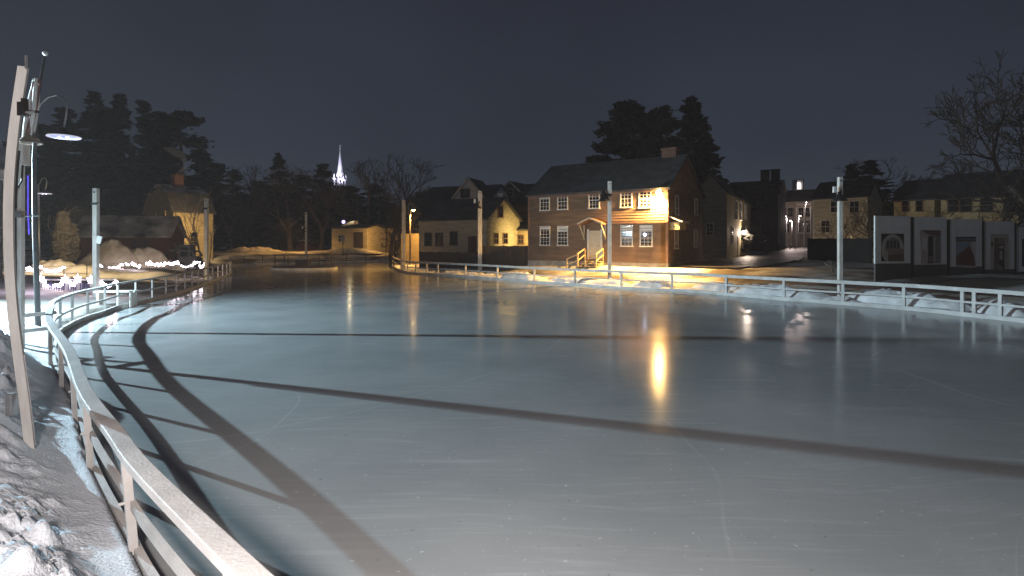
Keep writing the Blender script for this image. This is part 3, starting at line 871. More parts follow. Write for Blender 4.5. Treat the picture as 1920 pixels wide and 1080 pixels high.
# ------------------------------------------------------------------ houses
CAMV = Vector((0, 0, CAMH))
class House:
    def __init__(s, name, label, A, B, depth, z0, eave, ridge, mw, mr, kind='par', cat='house', group=None, over=0.25, clap=False, ridge_v=0.5):
        s.A = Vector(A); s.B = Vector(B); s.u = (s.B-s.A).normalized(); s.L = (s.B-s.A).length
        s.v = Vector((-s.u.y, s.u.x)); s.W = depth; s.z0 = z0; s.eave = eave-z0; s.ridge = ridge-z0
        s.root = thing(name, label, cat, (s.A.x, s.A.y, z0), math.atan2(s.u.y, s.u.x), group)
        L_, W_, e_, r_ = s.L, s.W, s.eave, s.ridge
        b = MB()
        sink = -0.8
        if kind == 'par':
            rv = W_*ridge_v
            poly = [(0, sink), (W_, sink), (W_, e_), (rv, r_-0.12), (0, e_)]
            b.prism(poly, lambda v, z: (L_, v, z), lambda v, z: (0, v, z))
            prof = [(-over, e_-over*(r_-e_)/rv), (rv, r_), (W_+over, e_-over*(r_-e_)/(W_-rv))]
        elif kind == 'gambrel':
            k = e_+(r_-e_)*0.66
            poly = [(0, sink), (W_, sink), (W_, e_), (W_*0.82, k-0.1), (W_/2, r_-0.12), (W_*0.18, k-0.1), (0, e_)]
            b.prism(poly, lambda v, z: (L_, v, z), lambda v, z: (0, v, z))
            prof = [(-over*0.6, e_-0.3), (W_*0.18, k), (W_/2, r_), (W_*0.82, k), (W_+over*0.6, e_-0.3)]
        elif kind == 'perp':
            poly = [(0, sink), (L_, sink), (L_, e_), (L_/2, r_-0.12), (0, e_)]
            b.prism(poly, lambda u, z: (u, 0, z), lambda u, z: (u, W_, z))
            prof = [(-over, e_-over*(r_-e_)/(L_/2)), (L_/2, r_), (L_+over, e_-over*(r_-e_)/(L_/2))]
        else:
            b.b2(0, L_, 0, W_, sink, e_)
            prof = None
        if clap:
            step = 0.20
            z = 0.0
            while z < e_-0.05:
                z1 = min(z+step, e_-0.02)
                b.face([(0, -0.042, z), (L_, -0.042, z), (L_, -0.004, z1), (0, -0.004, z1)])
                b.face([(0, -0.004, z), (L_, -0.004, z), (L_, -0.042, z), (0, -0.042, z)])
                b.face([(L_+0.042, 0, z), (L_+0.042, W_, z), (L_+0.004, W_, z1), (L_+0.004, 0, z1)])
                b.face([(L_+0.004, 0, z), (L_+0.004, W_, z), (L_+0.042, W_, z), (L_+0.042, 0, z)])
                z += step
        b.build('wall', mw, s.root)
        b = MB()
        th = 0.16
        if prof is None:
            b.b2(-0.1, L_+0.1, -0.1, W_+0.1, e_, e_+0.2)
        else:
            up = prof
            dn = [(a_, z_-th) for a_, z_ in prof]
            for i in range(len(up)-1):
                quad = [dn[i], dn[i+1], up[i+1], up[i]]
                if kind == 'perp':
                    b.prism(quad, lambda u, z: (u, W_+over, z+th), lambda u, z: (u, -over, z+th))
                else:
                    b.prism(quad, lambda v, z: (-over, v, z+th), lambda v, z: (L_+over, v, z+th), 1 if kind == 'gambrel' and i in (0, 3) else 0)
        s.roof = b.build('roof', [mr, M['roof_dark']] if kind == 'gambrel' else mr, s.root)
        s.kind = kind; s.over = over
    def plane(s, face):
        if face == 'front': return s.A, s.v, s.u
        if face == 'right': return s.B, s.u, s.v
        return s.A, s.u, s.v     # left
    def px(s, face, x, y):
        o_, n_, t_ = s.plane(face)
        dr = Vector(((x-960)/F, 1.0))
        t = o_.dot(n_)/dr.dot(n_)
        p = dr*t
        return (p-o_).dot(t_), Zat(y, t)-s.z0
    def mp(s, face):
        if face == 'front': return lambda a, z, off: (a, -off, z)
        if face == 'right': return lambda a, z, off: (s.L+off, a, z)
        return lambda a, z, off: (-off, a, z)
    def bx(s, b, face, a0, a1, z0, z1, o0, o1, mi=0):
        f = s.mp(face)
        p = [f(a, z, o_) for o_ in (o0, o1) for a, z in ((a0, z0), (a1, z0), (a1, z1), (a0, z1))]
        x = [q[0] for q in p]; y = [q[1] for q in p]; zz = [q[2] for q in p]
        b.b2(min(x), max(x), min(y), max(y), min(zz), max(zz), mi)
    def window(s, face, x, y, w, h, nx=2, ny=2, base=0.03, shade=0.0, local=False, mt=None, name='window', fr=0.08, sill=True, glass=None):
        a, z = (x, y) if local else s.px(face, x, y)
        b = MB()
        d = base
        s.bx(b, face, a-w/2-fr, a-w/2, z-h/2, z+h/2, 0, d+0.05); s.bx(b, face, a+w/2, a+w/2+fr, z-h/2, z+h/2, 0, d+0.05)
        s.bx(b, face, a-w/2-fr, a+w/2+fr, z+h/2, z+h/2+fr, 0, d+0.052)
        if sill: s.bx(b, face, a-w/2-fr-0.03, a+w/2+fr+0.03, z-h/2-fr, z-h/2, 0, d+0.09)
        g = 0.026
        for i in range(1, nx):
            q = a-w/2+w*i/nx; s.bx(b, face, q-g/2, q+g/2, z-h/2, z+h/2, d+0.004, d+0.026)
        for i in range(1, ny):
            q = z-h/2+h*i/ny; gg = g*(1.8 if i == ny//2 else 1); s.bx(b, face, a-w/2, a+w/2, q-gg/2, q+gg/2, d+0.004, d+0.028)
        f = b.build(name, mt or M['trim'], s.root)
        b = MB(); s.bx(b, face, a-w/2, a+w/2, z-h/2, z+h/2, -0.02, d); b.build('pane', glass or M['glass'], f)
        if shade:
            b = MB(); s.bx(b, face, a-w/2+0.01, a+w/2-0.01, z+h/2-h*shade, z+h/2-0.005, d+0.0005, d+0.003); b.build('window_shade', M['shade'], f)
        return f
    def door(s, face, x, y, w, h, m, local=False, base=0.03):
        a, z = (x, y) if local else s.px(face, x, y)
        b = MB(); s.bx(b, face, a-w/2, a+w/2, z-h/2, z+h/2, -0.02, base+0.03)
        for q in (-0.24, 0.24):
            for r0, r1 in ((-0.42, -0.08), (0.02, 0.42)):
                s.bx(b, face, a+(q-0.17)*w, a+(q+0.17)*w, z+r0*h, z+r1*h, base, base+0.042)
        f = b.build('door', m, s.root)
        b = MB(); q = s.mp(face)(a+w*0.40, z-0.05*h, base+0.07); b.ball(q, 0.04, 8); b.build('handle', M['black'], f)
        return f
    def chimney(s, u, v, w, d, z0, z1, m):
        b = MB(); b.b2(u-w/2, u+w/2, v-d/2, v+d/2, z0, z1-0.18); b.b2(u-w/2-0.06, u+w/2+0.06, v-d/2-0.06, v+d/2+0.06, z1-0.18, z1)
        return b.build('chimney', m, s.roof)
    def trim(s, m=None, w=0.14):
        for face, a0, a1, pr in (('front', 0.0, w, 0.045), ('front', s.L-w, s.L+0.04, 0.044), ('right', 0.03, w, 0.045), ('right', s.W-w, s.W, 0.044)):
            b = MB(); s.bx(b, face, a0, a1, 0, s.eave-0.23, 0, pr); b.build('corner_board', m or M['trim'], s.root)
        b = MB(); s.bx(b, 'front', 0, s.L, s.eave-0.22, s.eave-0.02, 0, 0.06)
        return b.build('cornice', m or M['trim'], s.root)

# --- the red house
H1 = House('red_house', 'large two storey red brown clapboard house with a glaring lamp on its corner', U(991, 43.9), U(1252, 37.5), 9.5, 0.9, 6.55, 9.3,
           M['clap_red'], M['roof_dark'], clap=True, over=0.22, ridge_v=0.44)
h = H1
for i, (x, y) in enumerate(((1022, 380), (1055.5, 378), (1114.5, 375.5), (1174.5, 373), (1210, 373))):
    h.window('front', x, y, 0.78, 1.18, 3, 4, shade=0.22 if i < 1 else 0.0)
for i, (x, y) in enumerate(((1022.5, 442.5), (1055.5, 442.5), (1175.5, 442.5), (1212, 442.5))):
    f = h.window('front', x, y, 0.80, 1.42, 3, 5, shade=0.28 if i != 0 else 0.12)
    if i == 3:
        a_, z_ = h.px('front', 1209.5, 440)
        b = MB(); b.ball(h.mp('front')(a_, z_, 0.05), 0.11, 10); b.build('reflection_globe', emis('cold_glowing_reflection', (0.72, 0.74, 1.0), 9), f)  # glowing ball stands in for the floodlight's reflection in the pane
a_, z_ = h.px('front', 1115.5, 450)
h.door('front', a_, 1.62, 0.92, 2.15, M['door'], local=True)
b = MB()
for q in (-0.55, 0.55): h.bx(b, 'front', a_+q-0.07, a_+q+0.07, 0.5, 2.8, 0, 0.085)
b.build('door_frame', M['trim'], h.root)
# belt course, cornice, corner boards, foundation
b = MB(); zb = 3.18
h.bx(b, 'front', a_+0.95, h.L+0.02, zb, zb+0.10, 0, 0.24); h.bx(b, 'front', 0.0, h.L+0.04, h.eave-0.26, h.eave-0.04, 0, 0.10); b.build('cornice', M['brown'], h.root)
b = MB(); h.bx(b, 'front', h.L-0.13, h.L+0.035, 0.3, h.eave-0.27, 0, 0.055); h.bx(b, 'front', -0.03, 0.12, 0.3, h.eave-0.27, 0, 0.055); h.bx(b, 'right', 0.0, 0.13, 0.3, h.eave-0.3, 0, 0.056); b.build('corner_board', M['brown'], h.root)
b = MB(); h.bx(b, 'front', -0.02, h.L+0.06, -0.8, 0.32, 0, 0.07); h.bx(b, 'right', 0.0, h.W, -0.8, 0.321, 0, 0.07); b.build('foundation', M['stone'], h.root)
# side windows and hood
for x, y, hh in ((1268, 385, 1.3), (1304, 388, 1.2), (1267, 446, 1.5), (1303, 447, 1.3)):
    h.window('right', x, y, 0.75, hh, 2, 3)
b = MB(); z1_ = 3.25
h.bx(b, 'right', 0.25, 1.9, z1_-0.55, z1_, 0.0, 0.75); b.build('side_box', M['yellow'], h.root)
b = MB(); b.face([(h.L+0.0, 0.1, z1_+0.45), (h.L+0.0, 2.05, z1_+0.45), (h.L+0.95, 2.05, z1_+0.02), (h.L+0.95, 0.1, z1_+0.02)])
b.face([(h.L+0.0, 0.1, z1_+0.38), (h.L+0.95, 0.1, z1_-0.05), (h.L+0.95, 2.05, z1_-0.05), (h.L+0.0, 2.05, z1_+0.38)])
b.face([(h.L+0.95, 0.1, z1_-0.05), (h.L+0.95, 0.1, z1_+0.02), (h.L+0.95, 2.05, z1_+0.02), (h.L+0.95, 2.05, z1_-0.05)])
b.face([(h.L+0.0, 0.1, z1_+0.38), (h.L+0.0, 0.1, z1_+0.45), (h.L+0.95, 0.1, z1_+0.02), (h.L+0.95, 0.1, z1_-0.05)]); b.build('side_hood', M['trim'], h.root)
# door hood: small gabled canopy on brackets
b = MB(); zt = 3.62; w_ = 1.0; dp = 0.95
for sgn in (-1, 1):
    q = [(a_, 0, zt), (a_, -dp, zt), (a_+sgn*w_, -dp, zt-0.42), (a_+sgn*w_, 0, zt-0.42)]
    q2 = [(x, y, z-0.07) for x, y, z in q]
    b.face(q if sgn < 0 else q[::-1]); b.face(q2[::-1] if sgn < 0 else q2)
    b.face([q[1], q[2], q2[2], q2[1]]); b.face([q[2], q[3], q2[3], q2[2]])
b.build('door_hood', M['brown'], h.root)
b = MB(); b.beam((a_-w_, -dp-0.02, zt-0.42), (a_, -dp-0.02, zt), 0.05, 0.11); b.beam((a_+w_, -dp-0.02, zt-0.42), (a_, -dp-0.02, zt), 0.05, 0.11)
for sgn in (-1, 1):
    b.beam((a_+sgn*0.88, -0.04, zt-1.5), (a_+sgn*0.88, -dp+0.1, zt-0.5), 0.07, 0.07); b.beam((a_+sgn*0.88, -0.05, zt-1.6), (a_+sgn*0.88, -0.05, zt-0.5), 0.07, 0.07)
b.build('hood_bracket', M['door'], h.root)
h.chimney(h.L*0.90, h.W*0.46, 1.1, 0.9, h.ridge-1.2, h.ridge+0.75, M['brick'])
h.chimney(h.L*0.30, h.W*0.62, 0.9, 0.8, h.ridge-1.2, h.ridge-0.1, M['brick'])
# the corner floodlight
a2, z2 = h.px('front', 1238, 361)
fx = MB(); fx.box((a2, -0.20, z2+0.02), (0.36, 0.18, 0.20)); fx.box((a2, -0.06, z2), (0.08, 0.14, 0.08)); fl_ = fx.build('floodlight', M['grey_metal'], h.root)
fx = MB(); fx.box((a2, -0.22, z2-0.09), (0.30, 0.13, 0.02)); fx.ball((a2, -0.30, z2-0.05), 0.19, 12); fx.build('lens', M['flood_lens'], fl_)
lamp('corner_floodlight_lamp', (a2, -0.37, z2-0.26), 21000, (1.0, 0.56, 0.17), 0.16, h.root, 164).rotation_euler = Vector((-0.30, 0.10, -1.0)).to_track_quat('-Z', 'Y').to_euler()

# wooden steps with two hand rails before the door
sx, sy = a_-0.05, 0
stp = thing('steps', 'fresh pine steps with two handrails leading up to the red house door', 'steps', (h.root.matrix_basis @ Vector((a_, 0, 0)))[:], h.root.rotation_euler.z)
for k in range(3):
    b = MB(); b.b2(-0.75, 0.75, -0.42-0.34*(k+1), -0.10-0.34*k-(0 if k else -0.0), 0.38-0.17*k-0.05, 0.38-0.17*k); b.build('tread', M['newwood'], stp)
b = MB()
for q in (-0.7, 0.7): b.beam((q, -0.1, 0.25), (q, -1.4, -0.25), 0.05, 0.26)
b.build('stringer', M['newwood'], stp)
for q in (-0.78, 0.72):
    b = MB()
    b.beam((q, -0.12, -0.3), (q, -0.12, 1.35), 0.09, 0.09); b.beam((q, -1.35, -0.6), (q, -1.35, 0.95), 0.09, 0.09)
    b.beam((q, -0.12, 1.32), (q, -1.42, 0.92), 0.05, 0.10); b.beam((q, -0.12, 0.85), (q, -1.38, 0.42), 0.04, 0.09)
    b.beam((q-0.9, -1.35, 0.55), (q, -1.35, 0.9), 0.05, 0.09); b.beam((q-0.9, -1.35, -0.5), (q-0.9, -1.35, 0.58), 0.09, 0.09); b.beam((q-0.9, -1.35, 0.12), (q, -1.35, 0.45), 0.04, 0.09)
    b.build('handrail', M['newwood'], stp)

# --- tan cottage
H2 = House('tan_cottage', 'small tan cottage with a steep dark roof left of the red house', U(786, 52.5), U(912, 48.3), 5.8, 1.0, 4.88, 6.85, M['tan'], M['roof_dark'], clap=False)
h = H2
for x, y in ((803, 449), (824, 449), (851, 447)): h.window('front', x, y, 0.75, 1.15, 2, 3, mt=M['darkwall'])
h.door('front', h.px('front', 886, 455)[0], 1.2, 0.95, 2.1, M['door_dark'], local=True)
h.window('right', 938, 397, 0.7, 1.0, 1, 2, mt=M['brown']); h.window('right', 947, 447, 0.7, 0.9, 2, 2, mt=M['brown'])
h.window('right', 930, 447, 0.6, 0.9, 2, 2, mt=M['brown'])
h.trim(M['tan'])
h.chimney(h.L*0.93, h.W*0.6, 0.5, 0.5, h.ridge-0.8, h.ridge+0.55, M['trim'])
lamp('unseen_sodium_spot', (*U(540, 79), 6.5), 2600, SODIUM, 0.2, None, 146, U(540, 79)+(0.0,))  # unseen spot without fixture, added to brighten the snow past the far ice
lamp('unseen_sodium_spot', (*U(712, 75), 3.4), 1000, SODIUM, 0.2, None, 120, U(722, 85)+(2.6,))  # second added spot, no fixture, brightens the wall of the long low building
lamp('gable_lamp', (*U(992, 50.5), 3.0), 650, (1.0, 0.66, 0.22), 0.15, None, 140, U(940, 52.5)+(3.0,))
h2b = House('lean_to_shed', 'tiny lamp lit ochre lean-to beside the tan cottage gable', U(964, 53.2), U(990, 52.4), 2.5, 1.0, 3.95, 4.6, M['yellow'], M['roof_dark'], cat='shed')
h2b.window('front', 977, 449, 0.55, 0.8, 2, 2, mt=M['brown'])

def board_fence(label, pa, da, pb, db, top_py, m, group=None, name='board_fence', zb=None):
    a0 = Vector(U(pa, da)); b0 = Vector(U(pb, db))
    dr = (b0-a0); Ln = dr.length
    z0 = min(gz(*a0), gz(*b0))-0.1 if zb is None else zb
    H_ = Zat(top_py, (da+db)/2)-z0
    r = thing(name, label, 'fence', (a0.x, a0.y, z0), math.atan2(dr.y, dr.x), group)
    b = MB(); n_ = max(2, int(Ln/0.16))
    for i in range(n_):
        b.b2(i*Ln/n_+0.004, (i+1)*Ln/n_-0.004, -0.012, 0.012, 0, H_+0.02*math.sin(i*7.3))
    b.build('boards', m, r)
    b = MB()
    for z in (0.25, 0.85): b.b2(0, Ln, 0.014, 0.06, H_*z-0.05, H_*z+0.05)
    b.build('cross_rail', m, r)
    k = max(1, int(round(Ln/2.4)))
    for i in range(k+1):
        b = MB(); b.b2(Ln*i/k-0.05, Ln*i/k+0.05, 0.062, 0.16, -0.3, H_+0.06); b.build('post', m, r)
    return r
board_fence('nearly black tall board fence below the lamp lit cottage gable', 896, 45.5, 992, 44.3, 461, M['fence_dark'])
board_fence('low dark board fence along the front of the tan cottage', 786, 49.5, 895, 46.5, 473, M['fence_dark'])

# --- houses behind the cottage
H3 = House('white_gabled_house', 'far house with white cross gable and dark roof behind the tan cottage', U(786, 76), U(918, 72), 8, 1.1, 8.5, 10.7, M['white_clap'], M['roof_dark'])
h = H3
def cross_gable(h, px0, px1, py_e, py_p, proud=0.5, m=None, zs=None, trim=True):
    a0, ze = h.px('front', px0, py_e); a1, _ = h.px('front', px1, py_e); am, zp = h.px('front', (px0+px1)/2, py_p)
    b = MB(); b.prism([(a0, 0), (a1, 0), (a1, ze), (am, zp), (a0, ze)], lambda u, z: (u, -proud, z), lambda u, z: (u, 3.0, z)); g = b.build('gable_wall', m or M['white_clap'], h.root)
    b = MB()
    for p_, q_ in (((a0-0.25, ze-0.2), (am, zp+0.12)), ((a1+0.25, ze-0.2), (am, zp+0.12))):
        pl = [(p_[0], -proud-0.25, p_[1]), (q_[0], -proud-0.25, q_[1]), (q_[0], 4.0, q_[1]), (p_[0], 4.0, p_[1])]
        if p_[0] > q_[0]: pl = pl[::-1]
        up = [(x, y, z+0.14) for x, y, z in pl]
        b.face(up[::-1]); b.face(pl); 
        for i in range(4): b.face([pl[i], up[i], up[(i+1) % 4], pl[(i+1) % 4]])
    b.build('gable_roof', M['roof_dark'], h.root)
    b = MB()
    b.beam((a0-0.25, -proud-0.28, ze-0.16), (am, -proud-0.28, zp+0.14), 0.05, 0.28); b.beam((a1+0.25, -proud-0.28, ze-0.16), (am, -proud-0.28, zp+0.14), 0.05, 0.28)
    b.build('bargeboard', M['trim'], h.root)
    return a0, a1, am
a0, a1, am = cross_gable(h, 855, 909, 372, 337)
for q in (871, 880): h.window('front', q, 363, 0.5, 1.1, 1, 2, base=0.53, mt=M['darkwall'])
b = MB(); h.bx(b, 'front', -0.3, h.L+0.3, h.eave-0.35, h.eave-0.05, 0, 0.35); b.build('gutter', M['trim'], h.root)
H4 = House('dark_gabled_house', 'far dark house with pale edged gable left of the red house roof', U(932, 80), U(1004, 77), 8, 1.1, 8.4, 11.4, M['darkwall'], M['roof_dark'])
cross_gable(H4, 940, 979, 362, 343, m=M['darkwall'])
H4.window('front', 960, 362, 0.9, 1.0, 2, 2, base=0.53)
H4b = House('brown_ell', 'plain brown ell of a house between cottage and red house', U(946, 60), U(1000, 57), 6, 1.0, 6.9, 8.5, M['clap_red'], M['roof_dark'])
H5 = House('lamp_lit_house', 'small ochre gabled house right behind the sodium street lamp', U(748, 66), U(794, 64), 8, 1.0, 5.9, 8.0, M['yellow'], M['roof_dark'], kind='perp')
H5.window('front', 765, 420, 0.8, 1.2, 2, 2); H5.window('front', 781, 420, 0.8, 1.2, 2, 2)
H5.window('front', 771, 392, 0.6, 0.9, 2, 2)
board_fence('plain board fence glowing ochre behind the sodium street lamp', 752, 60, 790, 58.5, 438, M['yellow'])

# sodium street lamp
def street_lamp(label, px, d, lamp_py, arm=0.5, power=500, side=1, color=SODIUM, lens=None, group='street lamps in the village', m=None):
    x, y = U(px, d); z0 = gz(x, y)-0.1
    r = thing('street_lamp', label, 'street lamp', (x, y, z0), 0, group)
    H_ = Zat(lamp_py, d)-z0
    b = MB(); b.tube([(0, 0, -0.3), (0, 0, H_+0.1)], [0.10, 0.07], 10); b.build('pole', m or M['bark'], r, smooth=True)
    b = MB(); b.tube([(0, 0, H_+0.05), (side*arm*0.5, 0, H_+0.22), (side*arm, 0, H_+0.16)], 0.035, 6); b.build('arm', M['grey_metal'], r)
    b = MB(); b.lathe([(0.02, 0.22), (0.14, 0.16), (0.22, 0.02), (0.24, -0.02)], (side*arm, 0, H_), 14); b.build('lamp_head', M['grey_metal'], r, smooth=True)
    b = MB(); b.ball((side*arm, 0, H_-0.03), 0.17, 10, sz=0.8); b.build('bulb', lens or M['sodium'], r, smooth=True)
    lamp('street_lamp_light', (side*arm, -0.1, H_-0.45), power, color, 0.15, r, 158 if color == SODIUM else None)
    return r
street_lamp('sodium street lamp on a wooden pole left of the tan cottage', 769, 56, 393, 0.35, 2600)

# --- low buildings behind the far end of the ice
H6 = House('long_low_building', 'long low ochre building behind the big bare tree', U(684, 86), U(756, 83), 6, 1.2, 4.9, 5.8, M['yellow'], M['roof_dark'], cat='building')
H7 = House('flat_shed', 'brown flat shed with one lit roof edge, behind the far ice', U(622, 80), U(688, 78), 5, 1.1, 4.7, 5.2, M['tan'], M['roof_dark'], cat='shed')
H7.door('front', 672, 450, 1.6, 2.3, M['darkwall']); H7.window('front', 640, 447, 1.0, 0.9, 2, 2)
a0, z0_ = H7.px('front', 648, 424); a1, _ = H7.px('front', 671, 424)
b = MB(); b.prism([(a0, z0_), (a1, z0_+0.3), (a1, z0_+0.75), (a0, z0_+0.15)], lambda u, z: (u, -0.9, z), lambda u, z: (u, 0.0, z)); b.build('canopy', M['trim'], H7.root)
lamp('canopy_lamp', (a1-0.5, -1.3, z0_+1.2), 60, (1.0, 0.8, 0.45), 0.1, H7.root)
H8 = House('little_ochre_shed', 'little ochre shed with dark door far off, left of slender pole', U(541, 92), U(557.5, 91), 3, 1.1, 3.7, 4.3, M['yellow'], M['roof_snow'], cat='shed')
H8.door('front', 549, 456, 0.7, 1.6, M['darkwall'])
H8b = House('dark_shed', 'low dark shed with snowy flat roof behind the slender pole', U(558.5, 90), U(578, 89), 3, 1.1, 2.8, 3.0, M['barn_red'], M['roof_snow'], cat='shed')
r = thing('small_sign', 'small white sign board on a post left of the flat shed', 'sign', (*U(643, 75), gz(*U(643, 75))))
b = MB(); b.b2(-0.04, 0.04, -0.04, 0.04, -0.3, 2.6); b.build('post', M['bark'], r)
b = MB(); b.b2(-0.30, 0.30, -0.08, -0.041, 2.0, 2.75); b.build('board', M['white_plastic'], r)
r = thing('violet_lantern', 'small violet glowing lantern on a thin post before the steeple', 'lantern', (*U(644, 84), gz(*U(644, 84))))
Hh = Zat(416, 84)-gz(*U(644, 84))
b = MB(); b.tube([(0, 0, -0.3), (0, 0, Hh-0.2)], 0.05, 8); b.build('post', M['black'], r)
b = MB(); b.ball((0, 0, Hh), 0.27, 10); b.build('globe', emis('violet_globe', (0.55, 0.42, 1.0), 4), r, smooth=True)

# --- the floodlit steeple
SD_ = 230.0
x, y = U(637.5, SD_); zt = lambda py: Zat(py, SD_)
stp_ = thing('steeple', 'white floodlit church steeple rising over the dark trees', 'church steeple', (x, y, 1.5))
M['steeple'] = mat('white_steeple_paint', (0.72, 0.72, 0.74), 0.6, 0.15, 0.6)
o = (x, y, 1.5)
b = MB()
b.box((x, y, (zt(368)+1.5)/2), (4.2, 4.2, zt(368)-1.5)); b.build('tower', M['steeple'], stp_, o)
b = MB(); zb0, zb1 = zt(368), zt(337)
for sx_ in (-1, 1):
    for sy_ in (-1, 1): b.b2(x+sx_*1.25, x+sx_*1.95, y+sy_*1.25, y+sy_*1.95, zb0, zb1)
b.box((x, y, zb1+0.25), (4.6, 4.6, 0.5)); b.box((x, y, zb0+0.2), (4.5, 4.5, 0.4)); b.box((x, y, (zb0+zb1)/2), (1.6, 1.6, zb1-zb0)); b.build('belfry', M['steeple'], stp_, o)
b = MB()
b.lathe([(2.0, zt(335)), (1.5, zt(326)), (1.15, zt(322)), (0.08, zt(282))], (x, y, 0), 8); b.build('spire', M['steeple'], stp_, o)
b = MB(); b.tube([(x, y, zt(283)), (x, y, zt(271))], 0.07, 6); b.ball((x, y, zt(279)), 0.3, 8); b.beam((x-0.5, y, zt(274)), (x+0.5, y, zt(274)), 0.1, 0.1); b.build('weather_vane', M['steeple'], stp_, o)
for sx_ in (-1, 1):
    for sy_ in (-1, 1):
        b = MB(); b.lathe([(0.3, zb1+0.5), (0.3, zb1+1.3), (0.02, zb1+2.8)], (x+sx_*1.9, y+sy_*1.9, 0), 6); b.build('pinnacle', M['steeple'], stp_, o)
for sx_ in (-4.0, 4.0):
    lamp('steeple_floodlight', (sx_, -9, zt(352)-1.5), 14000, (0.76, 0.74, 1.0), 0.3, stp_, 75, None).rotation_euler = (Vector((-sx_, 9, 9))).to_track_quat('-Z', 'Y').to_euler()

# --- left yard: gambrel house, barn, dark shed
A9 = Vector(U(325, 60)); u9 = Vector((0.55, 0.835)).normalized()
H9 = House('gambrel_house', 'ochre house with gambrel roof, brick chimney smoking, lit by sodium lamp', A9, A9+u9*4.4, 7.0, 1.0, 6.3, 9.3, M['yellow'], M['roof_snow'], kind='gambrel')
h = H9
h.chimney(h.L*0.42, h.W*0.45, 1.0, 1.0, h.ridge-0.8, h.ridge+1.35, M['brick'])
h.window('left', 2.2, 4.6, 0.7, 1.2, 2, 3, local=True, mt=M['yellow']); h.window('left', 4.6, 4.6, 0.7, 1.2, 2, 3, local=True, mt=M['yellow']); h.window('front', 2.2, 2.0, 0.8, 1.4, 2, 3, local=True, mt=M['yellow'])
A10 = Vector(U(140, 49)); u10 = Vector((0.95, 0.30)).normalized()
H10 = House('dark_red_barn', 'low dark red barn with snow patches on its roof at left', A10, A10+u10*7.6, 5.0, 0.95, 3.3, 5.15, M['barn_red'], M['roof_snow'], cat='barn')
H10.door('front', 5.2, 1.0, 1.4, 1.9, M['darkwall'], local=True)
H10b = House('dark_outbuilding', 'unlit brown outbuilding behind the straw wrapped trees', U(92, 66), U(200, 64), 5, 1.0, 4.1, 5.6, M['darkwall'], M['roof_dark'], cat='shed')
uL = Vector((0.725, 0.689)); bL = Vector(U(3, 26))
HL = House('siding_building', 'dark sided building cut off by the left edge of the picture', (bL-uL*6)[:], bL[:], 6, 0.3, 6.1, 7.6, M['darkwall'], M['roof_snow'], cat='building', clap=True)
HL.window('front', 3.0, 3.2, 0.9, 1.4, 2, 3, local=True)
lamp('yard_lamp', (*U(140, 29.5), 4.6), 1900, (1.0, 0.74, 0.38), 0.15, None, 124, U(160, 36)+(0.0,))
lamp('yard_lamp', (*U(360, 57.5), 4.1), 1500, (1.0, 0.66, 0.28), 0.15, None, 150, U(330, 62)+(2.6,))
# lamp hidden behind the barn fits on a post of its own
r = thing('yard_lamp_post', 'short dark yard lamp post among the saplings before the gambrel house', 'lamp post', (*U(365, 57.4), gz(*U(365, 57.4))))
b = MB(); b.tube([(0, 0, -0.2), (0, 0, 3.1)], 0.06, 8); b.build('pole', M['black'], r)
b = MB(); b.lathe([(0.02, 3.45), (0.22, 3.35), (0.25, 3.05), (0.16, 2.95), (0.02, 2.9)], (0, 0, 0), 12); b.build('lamp_head', M['black'], r)

# chimney smoke
sm_m = bpy.data.materials.new('chimney_smoke'); sm_m.use_nodes = True
nn = sm_m.node_tree.nodes; nn.clear()
oo = nn.new("ShaderNodeOutputMaterial"); pv = nn.new("ShaderNodeVolumePrincipled")
pv.inputs["Color"].default_value = (0.9, 0.88, 0.85, 1); pv.inputs["Density"].default_value = 1.3
sm_m.node_tree.links.new(pv.outputs[0], oo.inputs["Volume"])
ch_ = H9.root.matrix_basis @ Vector((H9.L*0.42, H9.W*0.45, H9.ridge+1.3))
dch = ch_.y
b = MB()
pp = [Vector(ch_)]+[D3(x, y, dch) for x, y in ((346, 314), (346, 302), (342, 293), (334, 287), (322, 281), (306, 277))]
b.tube(pp, [0.22, 0.24, 0.30, 0.42, 0.5, 0.42, 0.1], 10)
tag(b.build('smoke_plume', sm_m, None, tuple(ch_), smooth=True), 'thin plume of smoke curling off the brick chimney', 'smoke')

# --- buildings up the street at right
H11 = House('street_house', 'narrow ochre house along the street with white lamp by its door', (Vector(U(1362, 54))-Vector((0.86, -0.51))*3.2)[:], U(1362, 54), 19, 1.0, 7.8, 9.6, M['greygreen'], M['roof_dark'], kind='perp')
h = H11
b = MB(); h.bx(b, 'right', 0.0, h.W, 0.0, h.eave-0.02, 0, 0.05); b.build('side_wall', M['yellow'], h.root)
for x, y in ((1379, 394), (1387.5, 396), (1397, 398)): h.window('right', x, y, 1.6, 2.0, 2, 2, base=0.07)
h.window('right', 1372, 440, 1.0, 1.6, 2, 2, base=0.07); h.window('right', 1399, 436, 1.2, 1.6, 2, 2, base=0.07)
h.door('right', h.px('right', 1383, 460)[0], 1.3, 1.2, 2.2, M['door'], local=True, base=0.07)
h.window('front', h.L*0.5, 3.0, 0.6, 1.2, 2, 3, local=True)
a2, z2 = h.px('right', 1388, 436)
b = MB(); b.ball((h.L+0.35, a2, z2), 0.24, 10); wl = b.build('wall_lamp', M['white_lens'], h.root, smooth=True)
b = MB(); b.beam((h.L+0.03, a2, z2+0.25), (h.L+0.36, a2, z2+0.25), 0.05, 0.05); b.build('bracket', M['black'], wl)
lamp('wall_lamp_light', (h.L+0.75, a2, z2-0.05), 560, (1.0, 0.78, 0.62), 0.2, h.root)
H12 = House('tall_dark_building', 'tall unlit building with two chimneys at the street', U(1362, 88), U(1462, 84), 14, 1.2, 11.6, 13.0, M['darkwall'], M['roof_dark'], cat='building')
